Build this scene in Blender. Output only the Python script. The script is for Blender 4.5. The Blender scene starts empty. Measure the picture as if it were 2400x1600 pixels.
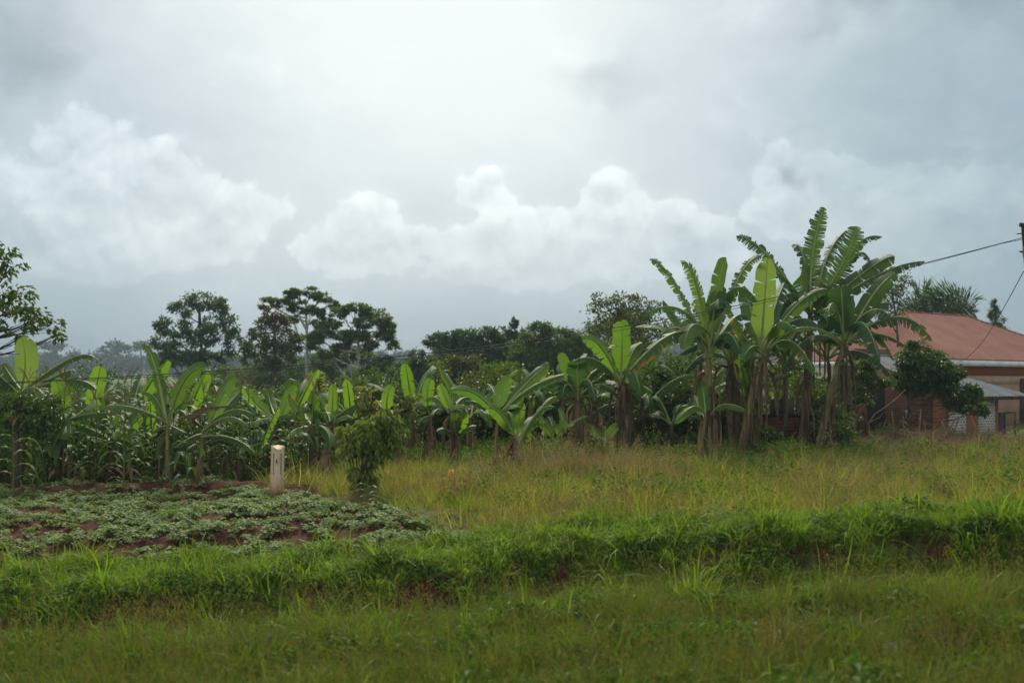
import bpy, math, random
import numpy as np
from mathutils import Vector, Matrix

R = math.radians
SC = bpy.context.scene
COL = SC.collection
random.seed(7)
RNG = np.random.default_rng(7)

# ------------------------------------------------------------------ camera
F = 2332.0            # focal length in pixels of the 2400 wide photograph
HOR = 898.0           # row of the horizon
CAMZ = 2.0
cd = bpy.data.cameras.new('camera'); cam = bpy.data.objects.new('camera', cd); COL.objects.link(cam)
cd.sensor_width = 36.0; cd.lens = 36.0 * F / 2400.0
cd.shift_y = (HOR - 800.0) / 2400.0
cd.clip_start = 0.1; cd.clip_end = 5000
cam.location = (0, 0, CAMZ); cam.rotation_euler = (R(90), 0, 0)
cd.dof.use_dof = True; cd.dof.focus_distance = 20.0; cd.dof.aperture_fstop = 1.25
SC.camera = cam

def at(px, py, Y):
    return np.array([(px - 1200.0) / F * Y, Y, CAMZ - (py - HOR) / F * Y])
ZO = {1: (0, 550), 2: (500, 600), 3: (1000, 650), 4: (1500, 450), 5: (1500, 750), 6: (1900, 650), 7: (0, 850), 8: (550, 850)}
def P(i, zx, zy):
    return (ZO[i][0] + zx / 3.92, ZO[i][1] + zy / 3.92)

# ------------------------------------------------------------------ sky, sun, exposure
SUN_AZ, SUN_EL = R(-4.0), R(43.0)      # azimuth from +Y, negative = left
SC.view_settings.view_transform = 'Standard'; SC.view_settings.look = 'None'
SC.view_settings.exposure = 0.68; SC.view_settings.gamma = 1.0
SC.cycles.max_bounces = 7; SC.cycles.diffuse_bounces = 3; SC.cycles.transmission_bounces = 4
SC.cycles.glossy_bounces = 2; SC.cycles.volume_bounces = 0; SC.cycles.use_denoising = True
SC.cycles.caustics_reflective = False; SC.cycles.caustics_refractive = False

world = bpy.data.worlds.new('World'); SC.world = world; world.use_nodes = True

class NT:
    """a few shorthands for node trees"""
    def __init__(s, nt):
        s.nt = nt; s.n = nt.nodes; s.l = nt.links
    def new(s, t, **kw):
        nd = s.n.new(t)
        for k, v in kw.items(): setattr(nd, k, v)
        return nd
    def put(s, sock, v):
        if hasattr(v, 'is_output'): s.l.new(v, sock)
        else: sock.default_value = v
    def m(s, op, a, b=None, c=None, clamp=False):
        nd = s.new('ShaderNodeMath', operation=op, use_clamp=clamp)
        s.put(nd.inputs[0], a)
        if b is not None: s.put(nd.inputs[1], b)
        if c is not None: s.put(nd.inputs[2], c)
        return nd.outputs[0]
    def v(s, op, a, b=None):
        nd = s.new('ShaderNodeVectorMath', operation=op)
        s.put(nd.inputs[0], a)
        if b is not None: s.put(nd.inputs[1], b)
        return nd.outputs['Value'] if op in ('LENGTH', 'DOT_PRODUCT', 'DISTANCE') else nd.outputs[0]
    def comb(s, x, y, z):
        nd = s.new('ShaderNodeCombineXYZ')
        s.put(nd.inputs[0], x); s.put(nd.inputs[1], y); s.put(nd.inputs[2], z)
        return nd.outputs[0]
    def noise(s, vec, scale, detail=4, rough=.55, col=False, dist=0.0):
        nd = s.new('ShaderNodeTexNoise')
        s.put(nd.inputs['Vector'], vec); nd.inputs['Scale'].default_value = scale
        nd.inputs['Detail'].default_value = detail; nd.inputs['Roughness'].default_value = rough
        nd.inputs['Distortion'].default_value = dist
        return nd.outputs['Color'] if col else nd.outputs['Fac']
    def sstep(s, x, a, b):
        nd = s.new('ShaderNodeMapRange', interpolation_type='SMOOTHSTEP')
        s.put(nd.inputs['Value'], x); nd.inputs['From Min'].default_value = a; nd.inputs['From Max'].default_value = b
        return nd.outputs[0]
    def mix(s, f, a, b, mode='MIX'):
        nd = s.new('ShaderNodeMix', data_type='RGBA', blend_type=mode)
        s.put(nd.inputs[0], f)
        for i, q in ((6, a), (7, b)):
            if hasattr(q, 'is_output'): s.l.new(q, nd.inputs[i])
            else: nd.inputs[i].default_value = (q[0], q[1], q[2], 1)
        return nd.outputs[2]

def build_sky():
    t = NT(world.node_tree)
    for nd in list(t.n): t.n.remove(nd)
    out = t.new('ShaderNodeOutputWorld')
    tc = t.new('ShaderNodeTexCoord'); d = tc.outputs['Generated']
    sp = t.new('ShaderNodeSeparateXYZ'); t.put(sp.inputs[0], d)
    az = t.m('ARCTAN2', sp.outputs[0], sp.outputs[1])
    el = t.m('ARCSINE', sp.outputs[2])
    p = t.comb(az, el, 0.0)
    # domain warp: two octaves of billows
    w1 = t.v('SUBTRACT', t.noise(p, 7.0, 3, .5, col=True), (.5, .5, .5))
    w2 = t.v('SUBTRACT', t.noise(p, 24.0, 6, .62, col=True), (.5, .5, .5))
    pw = t.v('ADD', p, t.v('MULTIPLY', w1, (.10, .07, 0)))
    pw = t.v('ADD', pw, t.v('MULTIPLY', w2, (.055, .05, 0)))
    def azel(dx, dy):
        px, py = dx * 1.0204, dy * 1.0204
        a = math.atan2(px - 1200, F); e = math.atan2(HOR - py, math.hypot(F, px - 1200))
        return a, e
    k = 1.0204 / F
    def field(lobes, base=pw, flat=1.0):
        acc = None
        for cx, cy, rx, ry in lobes:
            a, e = azel(cx, cy)
            q = t.v('MULTIPLY', t.v('SUBTRACT', base, (a, e, 0)), (1 / (rx * k), 1 / (ry * k), 0))
            q = t.v('MAXIMUM', q, t.v('MULTIPLY', q, (-1.0, -flat, 1)))        # flatter below than above
            f = t.m('SUBTRACT', 1.0, t.v('LENGTH', q))
            acc = f if acc is None else t.m('SMOOTH_MAX', acc, f, .3)
        return acc
    fine = t.noise(p, 11.0, 8, .6)
    # glow of the veiled sun
    ga, ge = azel(990, -20)
    q = t.v('MULTIPLY', t.v('SUBTRACT', p, (ga, ge, 0)), (1 / R(23.5), 1 / R(19.5), 0))
    g = t.m('EXPONENT', t.m('MULTIPLY', t.v('DOT_PRODUCT', q, q), -1.0))
    q2 = t.v('MULTIPLY', t.v('SUBTRACT', pw, (ga, ge, 0)), (1 / R(7.5), 1 / R(7.5), 0))
    g2 = t.m('EXPONENT', t.m('MULTIPLY', t.v('DOT_PRODUCT', q2, q2), -1.0))
    # broad mottling of the overcast sheet, drawn out sideways
    sheet = t.noise(t.v('MULTIPLY', pw, (1.0, 1.9, 1)), 3.2, 7, .58)
    gg = t.m('ADD', g, t.m('MULTIPLY', t.m('SUBTRACT', sheet, .5), .8))
    hi = t.sstep(el, R(30), R(75))
    gg = t.m('ADD', gg, t.m('MULTIPLY', hi, .75))
    back = t.sstep(t.m('ABSOLUTE', az), R(55), R(120))          # the clouds behind the road face the sun
    gg = t.m('ADD', gg, t.m('MULTIPLY', back, .6))
    gg = t.m('ADD', gg, t.m('MULTIPLY', g2, .26))
    gg = t.m('MINIMUM', t.m('MAXIMUM', gg, 0.0), 1.15)
    base = t.mix(gg, (.195, .268, .308), (.575, .615, .615))
    low = t.sstep(el, R(9), R(0.5))
    base = t.mix(t.m('MULTIPLY', low, .5), base, t.mix(gg, (.120, .212, .300), (.45, .55, .625)))
    # cumulus banks
    cum = [(60, 430, 330, 150), (330, 470, 230, 105), (520, 505, 120, 62), (60, 540, 330, 90), (420, 560, 170, 60), (200, 350, 130, 90),
           (830, 530, 110, 62), (760, 575, 90, 48), (900, 590, 130, 52), (1100, 455, 82, 58), (1125, 425, 45, 40),
           (1410, 470, 88, 80), (1470, 540, 150, 85), (1285, 555, 95, 60), (1110, 575, 140, 58), (1590, 575, 120, 70),
           (1200, 632, 330, 42), (1830, 400, 105, 80), (1960, 470, 170, 85), (2200, 520, 250, 105), (1790, 500, 90, 60), (960, 575, 120, 50), (1290, 520, 120, 55), (1200, 590, 220, 55), (1360, 590, 200, 55), (1530, 610, 180, 50), (880, 610, 150, 40), (240, 590, 220, 50), (2080, 440, 130, 60), (2300, 440, 120, 80)]
    def puff(vec):
        vo = t.new('ShaderNodeTexVoronoi', feature='SMOOTH_F1', voronoi_dimensions='2D'); t.put(vo.inputs['Vector'], vec)
        vo.inputs['Scale'].default_value = 15.0; vo.inputs['Detail'].default_value = 3.0; vo.inputs['Roughness'].default_value = .55; vo.inputs['Smoothness'].default_value = .55
        return t.m('SUBTRACT', .5, vo.outputs['Distance'])
    wp = t.v('ADD', p, t.v('MULTIPLY', w2, (.03, .03, 0)))
    pf = puff(wp); pf_up = puff(t.v('ADD', wp, (.004, .014, 0)))
    fl = t.m('ADD', field([(c[0], c[1] - 4, c[2] * 1.22, c[3] * 1.22) for c in cum], t.v('ADD', p, t.v('MULTIPLY', w1, (.07, .05, 0))), 1.12), .02)
    tiny = t.noise(p, 34.0, 5, .6)
    fl = t.m('ADD', fl, t.m('MULTIPLY', t.m('SUBTRACT', tiny, .5), .30))
    f = t.m('ADD', fl, t.m('ADD', t.m('MULTIPLY', pf, .50), t.m('MULTIPLY', t.m('SUBTRACT', fine, .5), .95)))
    mask = t.m('ADD', t.m('MULTIPLY', t.sstep(f, .02, .20), .54), t.m('MULTIPLY', t.sstep(f, -.40, .7), .46))
    mask = t.m('MULTIPLY', mask, t.m('MULTIPLY', t.sstep(el, R(2.5), R(9.0)), t.m('SUBTRACT', 1.0, t.m('MULTIPLY', t.sstep(az, R(10), R(22)), .6))))
    core = t.sstep(fl, .15, .85)
    lit = t.m('MULTIPLY', t.m('SUBTRACT', pf, pf_up), .16)                    # tops catch the light
    edge = t.m('MULTIPLY', t.m('SUBTRACT', 1.0, t.sstep(f, .1, .75)), .05)     # thin bright margins
    addl = t.m('ADD', t.m('ADD', t.m('SUBTRACT', .104, t.m('MULTIPLY', core, .04)), lit), edge)
    addl = t.m('MULTIPLY', addl, mask)
    c1 = t.mix(1.0, base, t.comb(addl, addl, t.m('MULTIPLY', addl, .95)), 'ADD')
    # a second, thin and soft layer higher up
    thin = t.sstep(t.noise(t.v('MULTIPLY', pw, (1.0, 1.6, 1)), 5.5, 8, .6), .50, .72)
    tl = t.m('MULTIPLY', thin, .055); c1 = t.mix(1.0, c1, t.comb(tl, tl, tl), 'ADD')
    # dark ragged scraps of cloud under the sheet
    dk = [(2300, 0, 300, 130), (1960, -10, 260, 70), (1850, 370, 60, 45), (60, 60, 160, 170)]
    fd = t.m('ADD', field(dk, t.v('ADD', pw, t.v('MULTIPLY', w1, (.16, .12, 0)))), t.m('MULTIPLY', t.m('SUBTRACT', fine, .5), 1.1))
    md = t.m('MULTIPLY', t.sstep(fd, -.2, 1.0), .58)
    c2 = t.mix(md, c1, t.mix(.62, c1, (.05, .075, .095)))
    fs = t.m('ADD', field([(1365, 172, 150, 62)], t.v('ADD', pw, t.v('MULTIPLY', w1, (.12, .10, 0)))), t.m('MULTIPLY', t.m('SUBTRACT', fine, .5), 1.0))
    c2 = t.mix(t.m('MULTIPLY', t.sstep(fs, -.2, 1.0), .26), c2, (.10, .135, .155))
    b1 = t.new('ShaderNodeBackground'); t.put(b1.inputs[0], c2); b1.inputs[1].default_value = 1.0
    sk = t.new('ShaderNodeTexSky', sky_type='NISHITA'); sk.sun_disc = False
    sk.sun_elevation = SUN_EL; sk.sun_rotation = SUN_AZ; sk.air_density = 1.0; sk.dust_density = 2.0
    b2 = t.new('ShaderNodeBackground'); t.put(b2.inputs[0], sk.outputs[0]); b2.inputs[1].default_value = 0.08
    ms = t.new('ShaderNodeMixShader'); ms.inputs[0].default_value = .9
    t.l.new(b2.outputs[0], ms.inputs[1]); t.l.new(b1.outputs[0], ms.inputs[2]); t.l.new(ms.outputs[0], out.inputs[0])
build_sky()
world.cycles.sampling_method = 'MANUAL'; world.cycles.sample_map_resolution = 512

sl = bpy.data.lights.new('sun', 'SUN'); sl.energy = 2.9; sl.angle = R(10); sl.color = (1.0, .91, .74)
sun = bpy.data.objects.new('sun', sl); COL.objects.link(sun)
sd = Vector((math.sin(SUN_AZ) * math.cos(SUN_EL), math.cos(SUN_AZ) * math.cos(SUN_EL), math.sin(SUN_EL)))
sun.rotation_euler = sd.to_track_quat('Z', 'Y').to_euler(); sun.location = (0, 20, 40)

# ------------------------------------------------------------------ helpers: materials
def new_mat(name):
    m = bpy.data.materials.new(name); m.use_nodes = True
    t = NT(m.node_tree)
    for nd in list(t.n): t.n.remove(nd)
    return m, t, t.new('ShaderNodeOutputMaterial')
def attr(t, name):
    a = t.new('ShaderNodeAttribute'); a.attribute_name = name; return a.outputs['Fac']
def principled(t, col, rough=.6, spec=.3, normal=None):
    p = t.new('ShaderNodeBsdfPrincipled')
    if hasattr(col, 'is_output'): t.l.new(col, p.inputs['Base Color'])
    else: p.inputs['Base Color'].default_value = (*col, 1)
    t.put(p.inputs['Roughness'], rough); p.inputs['Specular IOR Level'].default_value = spec
    if normal is not None: t.l.new(normal, p.inputs['Normal'])
    return p
def bump(t, h, strength=.4, dist=.02):
    b = t.new('ShaderNodeBump'); b.inputs['Strength'].default_value = strength; b.inputs['Distance'].default_value = dist
    t.l.new(h, b.inputs['Height']); return b.outputs[0]

def foliage(name, c0, c1, trans=.35, tcol=None, rough=.5, spec=.3, rnd=.35, noise_scale=6.0):
    """a leaf: two real leaf colours mixed leaf by leaf (tint), plant by plant, and light through it"""
    m, t, out = new_mat(name)
    oi = t.new('ShaderNodeObjectInfo')
    g = t.new('ShaderNodeNewGeometry')
    f = t.m('ADD', t.m('MULTIPLY', attr(t, 'tint'), 1 - rnd), t.m('MULTIPLY', oi.outputs['Random'], rnd))
    col = t.mix(f, c0, c1)
    p = principled(t, col, rough, spec)
    tr = t.new('ShaderNodeBsdfTranslucent')
    tc = t.mix(1.0, col, tcol or (1.5, 1.5, .55), 'MULTIPLY'); t.l.new(tc, tr.inputs[0])
    mx = t.new('ShaderNodeMixShader'); mx.inputs[0].default_value = trans
    t.l.new(p.outputs[0], mx.inputs[1]); t.l.new(tr.outputs[0], mx.inputs[2]); t.l.new(mx.outputs[0], out.inputs[0])
    return m

def banana_mat(name, c0, c1, edge=None, edge_amt=0.0, trans=.4, rough=.52, spec=.24):
    m, t, out = new_mat(name)
    oi = t.new('ShaderNodeObjectInfo')
    ac = t.m('ABSOLUTE', attr(t, 'across')); al = attr(t, 'along')
    geo = t.new('ShaderNodeNewGeometry')
    col = t.mix(oi.outputs['Random'], c0, c1)
    # the fine ribs that run from the midrib to the edge
    rib = t.m('SINE', t.m('MULTIPLY', t.m('SUBTRACT', al, t.m('MULTIPLY', ac, .03)), 320.0))
    col = t.mix(t.m('MULTIPLY', t.m('ADD', t.m('MULTIPLY', rib, .5), .5), .16), col, [x * .55 for x in c0])
    blot = t.noise(geo.outputs['Position'], 5.0, 4)
    col = t.mix(t.m('MULTIPLY', t.sstep(blot, .45, .75), .25), col, [c1[0] * 1.25, c1[1] * 1.05, c1[2] * .9])
    # pale rib next to the midrib
    col = t.mix(t.m('MULTIPLY', t.sstep(ac, .10, .02), .6), col, (.22, .27, .08))
    en = t.noise(geo.outputs['Position'], 9.0, 5, .6)
    # dry brown rim and torn ends
    rim = t.sstep(t.m('ADD', ac, t.m('MULTIPLY', t.m('SUBTRACT', en, .5), .55)), .97, 1.12)
    col = t.mix(t.m('MULTIPLY', rim, .75), col, (.16, .11, .04))
    if edge:
        e = t.m('ADD', t.m('MULTIPLY', ac, .7), t.m('MULTIPLY', t.m('SUBTRACT', en, .5), 1.5))
        e = t.m('ADD', e, t.m('MULTIPLY', al, .35))
        e = t.sstep(e, 1.12 - edge_amt, 1.42 - edge_amt)
        col = t.mix(e, col, edge)
    nrm = bump(t, rib, .25, .01)
    p = principled(t, col, rough, spec, nrm)
    tr = t.new('ShaderNodeBsdfTranslucent')
    t.l.new(t.mix(1.0, col, (1.55, 1.5, .5), 'MULTIPLY'), tr.inputs[0])
    mx = t.new('ShaderNodeMixShader'); mx.inputs[0].default_value = trans
    t.l.new(p.outputs[0], mx.inputs[1]); t.l.new(tr.outputs[0], mx.inputs[2]); t.l.new(mx.outputs[0], out.inputs[0])
    return m

def solid(name, c0, c1, scale=6.0, rough=.8, spec=.2, bmp=.4, stretch=(1, 1, 1), detail=6, lo=.35, hi=.65, obj=True):
    m, t, out = new_mat(name)
    tc = t.new('ShaderNodeTexCoord')
    v = t.v('MULTIPLY', tc.outputs['Object'], stretch)
    n = t.noise(v, scale, detail, .6)
    col = t.mix(t.sstep(n, lo, hi), c0, c1)
    p = principled(t, col, rough, spec, bump(t, n, bmp, .03))
    t.l.new(p.outputs[0], out.inputs[0]); return m

def brick_mat(name, b0, b1, mortar, w=.22, h=.075, msize=.014, dirt=.5, squash=.5):
    m, t, out = new_mat(name)
    tc = t.new('ShaderNodeTexCoord'); s = t.new('ShaderNodeSeparateXYZ'); t.l.new(tc.outputs['Object'], s.inputs[0])
    vec = t.comb(t.m('ADD', s.outputs[0], s.outputs[1]), s.outputs[2], 0.0)
    vec = t.v('ADD', vec, t.v('MULTIPLY', t.v('SUBTRACT', t.noise(vec, 6, 3, .5, col=True), (.5, .5, .5)), (.02, .012, 0)))
    b = t.new('ShaderNodeTexBrick'); t.l.new(vec, b.inputs['Vector'])
    b.inputs['Color1'].default_value = (*b0, 1); b.inputs['Color2'].default_value = (*b1, 1); b.inputs['Mortar'].default_value = (*mortar, 1)
    b.inputs['Scale'].default_value = 1; b.inputs['Mortar Size'].default_value = msize; b.inputs['Brick Width'].default_value = w; b.inputs['Row Height'].default_value = h
    b.inputs['Mortar Smooth'].default_value = .3; b.inputs['Bias'].default_value = -.1
    n = t.noise(tc.outputs['Object'], 3.0, 6, .65)
    col = t.mix(t.m('MULTIPLY', t.sstep(n, .42, .72), dirt), b.outputs['Color'], (.035, .022, .015))
    p = principled(t, col, .9, .15, bump(t, t.m('SUBTRACT', t.m('MULTIPLY', n, .3), b.outputs['Fac']), .7, .012))
    t.l.new(p.outputs[0], out.inputs[0]); return m

M = {}
M['ban_mid'] = banana_mat('banana_leaf_green', (.055, .115, .020), (.088, .165, .026))
M['ban_bright'] = banana_mat('banana_leaf_young', (.085, .185, .028), (.125, .225, .035), trans=.48)
M['ban_dark'] = banana_mat('banana_leaf_old', (.040, .090, .028), (.058, .115, .034), trans=.34)
M['ban_pale'] = banana_mat('banana_leaf_pale', (.12, .20, .06), (.15, .235, .07), trans=.48)
M['ban_yellow'] = banana_mat('banana_leaf_yellowing', (.055, .115, .025), (.075, .14, .03), edge=(.42, .20, .025), edge_amt=.42)
M['ban_edge'] = banana_mat('banana_leaf_edged', (.06, .12, .025), (.08, .14, .03), edge=(.33, .17, .03), edge_amt=.12)
M['midrib'] = solid('banana_midrib', (.20, .24, .07), (.27, .29, .10), 4, .5, .3, .1)
M['stem'] = solid('banana_pseudostem', (.33, .29, .09), (.11, .07, .038), 7, .75, .2, .6, (1, 1, .12), 7, .36, .62)
M['stem_dark'] = solid('banana_pseudostem_dark', (.20, .15, .08), (.065, .046, .03), 8, .85, .15, .7, (1, 1, .15), 7)
M['dead'] = foliage('dry_banana_leaf', (.085, .055, .034), (.25, .175, .115), .2, (1.2, 1.0, .7), .9, .1, .2)
M['bark_pale'] = solid('pale_bark', (.50, .47, .41), (.32, .29, .24), 5, .9, .1, .5, (1, 1, .3))
M['bark'] = solid('brown_bark', (.11, .08, .055), (.05, .036, .026), 7, .9, .1, .6, (1, 1, .3))
M['lf_dark'] = foliage('leaf_dark_green', (.042, .082, .016), (.095, .150, .028), .37)
M['lf_blue'] = foliage('leaf_bluish_green', (.050, .098, .036), (.094, .150, .052), .36, (1.3, 1.4, .7))
M['lf_olive'] = foliage('leaf_olive', (.056, .080, .015), (.115, .14, .026), .36)
M['lf_mid'] = foliage('leaf_mid_green', (.045, .090, .017), (.10, .155, .028), .36)
M['lf_yellow'] = foliage('leaf_yellow_green', (.10, .14, .03), (.26, .27, .06), .38)
M['lf_red'] = foliage('leaf_reddish', (.065, .075, .022), (.20, .085, .035), .3, (1.4, 1.1, .6))
M['lf_bright'] = foliage('leaf_bright_green', (.045, .115, .014), (.10, .19, .026), .4)
M['lf_coffee'] = foliage('leaf_glossy', (.045, .100, .014), (.19, .24, .042), .3, None, .45, .25)
M['maize'] = foliage('maize_leaf', (.032, .080, .018), (.078, .130, .030), .35, None, .55, .22)
M['maize_stalk'] = solid('maize_stalk', (.09, .13, .04), (.15, .14, .05), 6, .6, .2, .2)
M['maize_dry'] = foliage('dried_maize_leaf', (.26, .13, .045), (.36, .22, .06), .35, (1.3, 1.1, .6), .8, .1)
M['bean'] = foliage('bean_leaf', (.125, .185, .060), (.21, .28, .095), .3, (1.4, 1.4, .6), .65, .15, .4)
M['gr_bank'] = foliage('bank_grass_blade', (.085, .172, .010), (.205, .295, .022), .48, None, .55, .2, .5)
M['gr_verge'] = foliage('verge_grass_blade', (.060, .120, .007), (.122, .180, .015), .4, None, .6, .2, .5)
M['gr_dry'] = foliage('field_grass_blade', (.135, .195, .036), (.42, .38, .10), .5, (1.3, 1.2, .6), .7, .15, .5)
M['gr_head'] = foliage('seed_head', (.11, .115, .025), (.20, .175, .05), .35, (1.2, 1.1, .7), .8, .1, .5)
M['gr_straw'] = foliage('straw_blade', (.23, .16, .09), (.38, .29, .18), .3, (1.2, 1.1, .7), .8, .1, .5)
M['weed'] = foliage('weed_leaf', (.040, .095, .012), (.095, .170, .024), .38, None, .6, .12, .5)
M['lf_canopy'] = foliage('leaf_canopy_green', (.062, .110, .020), (.125, .180, .034), .40)
M['far'] = foliage('far_tree_leaf', (.030, .055, .020), (.060, .085, .030), .25)
M['conc'] = None

# ------------------------------------------------------------------ helpers: meshes
def obj(name, V, faces, mats, parent=None, midx=None, attrs=None, smooth=False):
    """one mesh object; faces: list of arrays (n,3)/(n,4) or list of tuples"""
    me = bpy.data.meshes.new(name)
    V = np.asarray(V, dtype=np.float32).reshape(-1, 3)
    if isinstance(faces, np.ndarray): faces = [faces]
    if len(faces) and isinstance(faces[0], np.ndarray):
        loops = np.concatenate([f.reshape(-1) for f in faces if len(f)]).astype(np.int32)
        tot = np.concatenate([np.full(len(f), f.shape[1]) for f in faces if len(f)]).astype(np.int32)
    else:
        loops = np.array([i for f in faces for i in f], dtype=np.int32)
        tot = np.array([len(f) for f in faces], dtype=np.int32)
    st = np.concatenate([[0], np.cumsum(tot)[:-1]]).astype(np.int32)
    me.vertices.add(len(V)); me.vertices.foreach_set('co', V.reshape(-1))
    me.loops.add(len(loops)); me.loops.foreach_set('vertex_index', loops)
    me.polygons.add(len(tot)); me.polygons.foreach_set('loop_start', st); me.polygons.foreach_set('loop_total', tot)
    if midx is not None: me.polygons.foreach_set('material_index', np.asarray(midx, dtype=np.int32))
    if smooth: me.polygons.foreach_set('use_smooth', np.ones(len(tot), dtype=bool))
    for k, a in (attrs or {}).items():
        at_ = me.attributes.new(k, 'FLOAT', 'POINT'); at_.data.foreach_set('value', np.asarray(a, dtype=np.float32))
    me.update(calc_edges=True); me.validate()
    for m in (mats if isinstance(mats, (list, tuple)) else [mats]): me.materials.append(m)
    o = bpy.data.objects.new(name, me); COL.objects.link(o)
    if parent is not None: o.parent = parent
    return o

def tag(o, label=None, cat=None, group=None, kind=None):
    if label: o['label'] = label
    if cat: o['category'] = cat
    if group: o['group'] = group
    if kind: o['kind'] = kind
    return o
def thing(name, label, cat, loc, group=None, rz=0.0):
    o = bpy.data.objects.new(name, None); COL.objects.link(o); o.empty_display_size = .2
    o.location = [float(x) for x in loc]; o.rotation_euler = (0, 0, rz)
    return tag(o, label, cat, group)
def copy_tree(o, parent=None):
    c = o.copy(); COL.objects.link(c); c.parent = parent
    for ch in o.children: copy_tree(ch, c)
    return c

class MB:
    """collects pieces of one mesh"""
    def __init__(s): s.V = []; s.F3 = []; s.F4 = []; s.n = 0; s.T = []; s.m3 = []; s.m4 = []; s.A = []
    def add(s, V, F, tint=.5, mi=0, extra=None):
        V = np.asarray(V, float).reshape(-1, 3); F = np.asarray(F, int)
        if F.shape[1] == 3: s.F3.append(F + s.n); s.m3 += [mi] * len(F)
        else: s.F4.append(F + s.n); s.m4 += [mi] * len(F)
        s.V.append(V); s.T.append(np.full(len(V), tint) if np.isscalar(tint) else np.asarray(tint))
        s.n += len(V)
    def box(s, lo, hi, tint=.5, mi=0, M4=None):
        (a, b, c), (d, e, f) = lo, hi
        V = np.array([(a, b, c), (d, b, c), (d, e, c), (a, e, c), (a, b, f), (d, b, f), (d, e, f), (a, e, f)], float)
        if M4 is not None: V = np.array([tuple(M4 @ Vector(v)) for v in V])
        s.add(V, [(0, 3, 2, 1), (4, 5, 6, 7), (0, 1, 5, 4), (1, 2, 6, 5), (2, 3, 7, 6), (3, 0, 4, 7)], tint, mi)
    def tube(s, pts, rad, n=8, tint=.5, mi=0, cap=True, wob=0.0):
        pts = np.asarray(pts, float); k = len(pts); rad = np.broadcast_to(rad, (k,))
        T = np.gradient(pts, axis=0); T /= np.linalg.norm(T, axis=1)[:, None] + 1e-9
        ref = np.array([0, 0, 1.]) if abs(T[0][2]) < .9 else np.array([1., 0, 0])
        ang = np.linspace(0, 2 * math.pi, n, endpoint=False)
        V = []
        for i in range(k):
            a = np.cross(T[i], ref); a /= np.linalg.norm(a) + 1e-9; b = np.cross(T[i], a)
            r = rad[i] * (1 + wob * RNG.uniform(-1, 1, n))
            V.append(pts[i] + (np.cos(ang) * r)[:, None] * a + (np.sin(ang) * r)[:, None] * b)
        V = np.concatenate(V)
        i = np.arange(k - 1)[:, None] * n; j = np.arange(n)[None, :]; j2 = (j + 1) % n
        F = np.stack([i + j, i + j2, i + n + j2, i + n + j], -1).reshape(-1, 4)
        s.add(V, F, tint, mi)
        if cap:
            c = np.concatenate([V[:n], V[-n:], [pts[0]], [pts[-1]]])
            F = [(2 * n, (q + 1) % n, q) for q in range(n)] + [(2 * n + 1, n + q, n + (q + 1) % n) for q in range(n)]
            s.add(c, F, tint, mi)
    def build(s, name, mats, parent=None, smooth=False, origin=None):
        V = np.concatenate(s.V)
        if origin is not None: V = V - np.asarray(origin)
        fs = []; mi = []
        if s.F3: fs.append(np.concatenate(s.F3)); mi += s.m3
        if s.F4: fs.append(np.concatenate(s.F4)); mi += s.m4
        return obj(name, V, fs, mats, parent, mi, {'tint': np.concatenate(s.T)}, smooth)

def unit(v):
    return v / (np.linalg.norm(v, axis=-1, keepdims=True) + 1e-9)

# ------------------------------------------------------------------ terrain
def ss(a, b, x):
    t = np.clip((x - a) / (b - a), 0, 1); return t * t * (3 - 2 * t)
def wav(x, y, s, seed=0):
    r = np.random.default_rng(seed); z = 0
    for k in range(6):
        a = r.uniform(0, 6.28); f = (1.0 / s) * (1.0 + .55 * k); ph = r.uniform(0, 6.28)
        z = z + np.sin((x * math.cos(a) + y * math.sin(a)) * f * 6.28 + ph) / (1 + .6 * k)
    return z / 2.6
def bank_y(x):
    return 10.75 + .35 * np.sin(x * .55 + .6) + .18 * np.sin(x * 1.7) + .25 * ss(2, 6, x)
def soil_mask(x, y):
    """1 where the bean plot is"""
    edge = -1.35 - (y - 13.4) * .78 + .35 * wav(x, y, 3.0, 5)
    m = ss(.35, -.35, x - edge) * ss(11.5, 12.0, y + .0 * x) * ss(18.6, 17.6, y - .1 * np.clip(x + 6, -8, 8))
    return m
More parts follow.
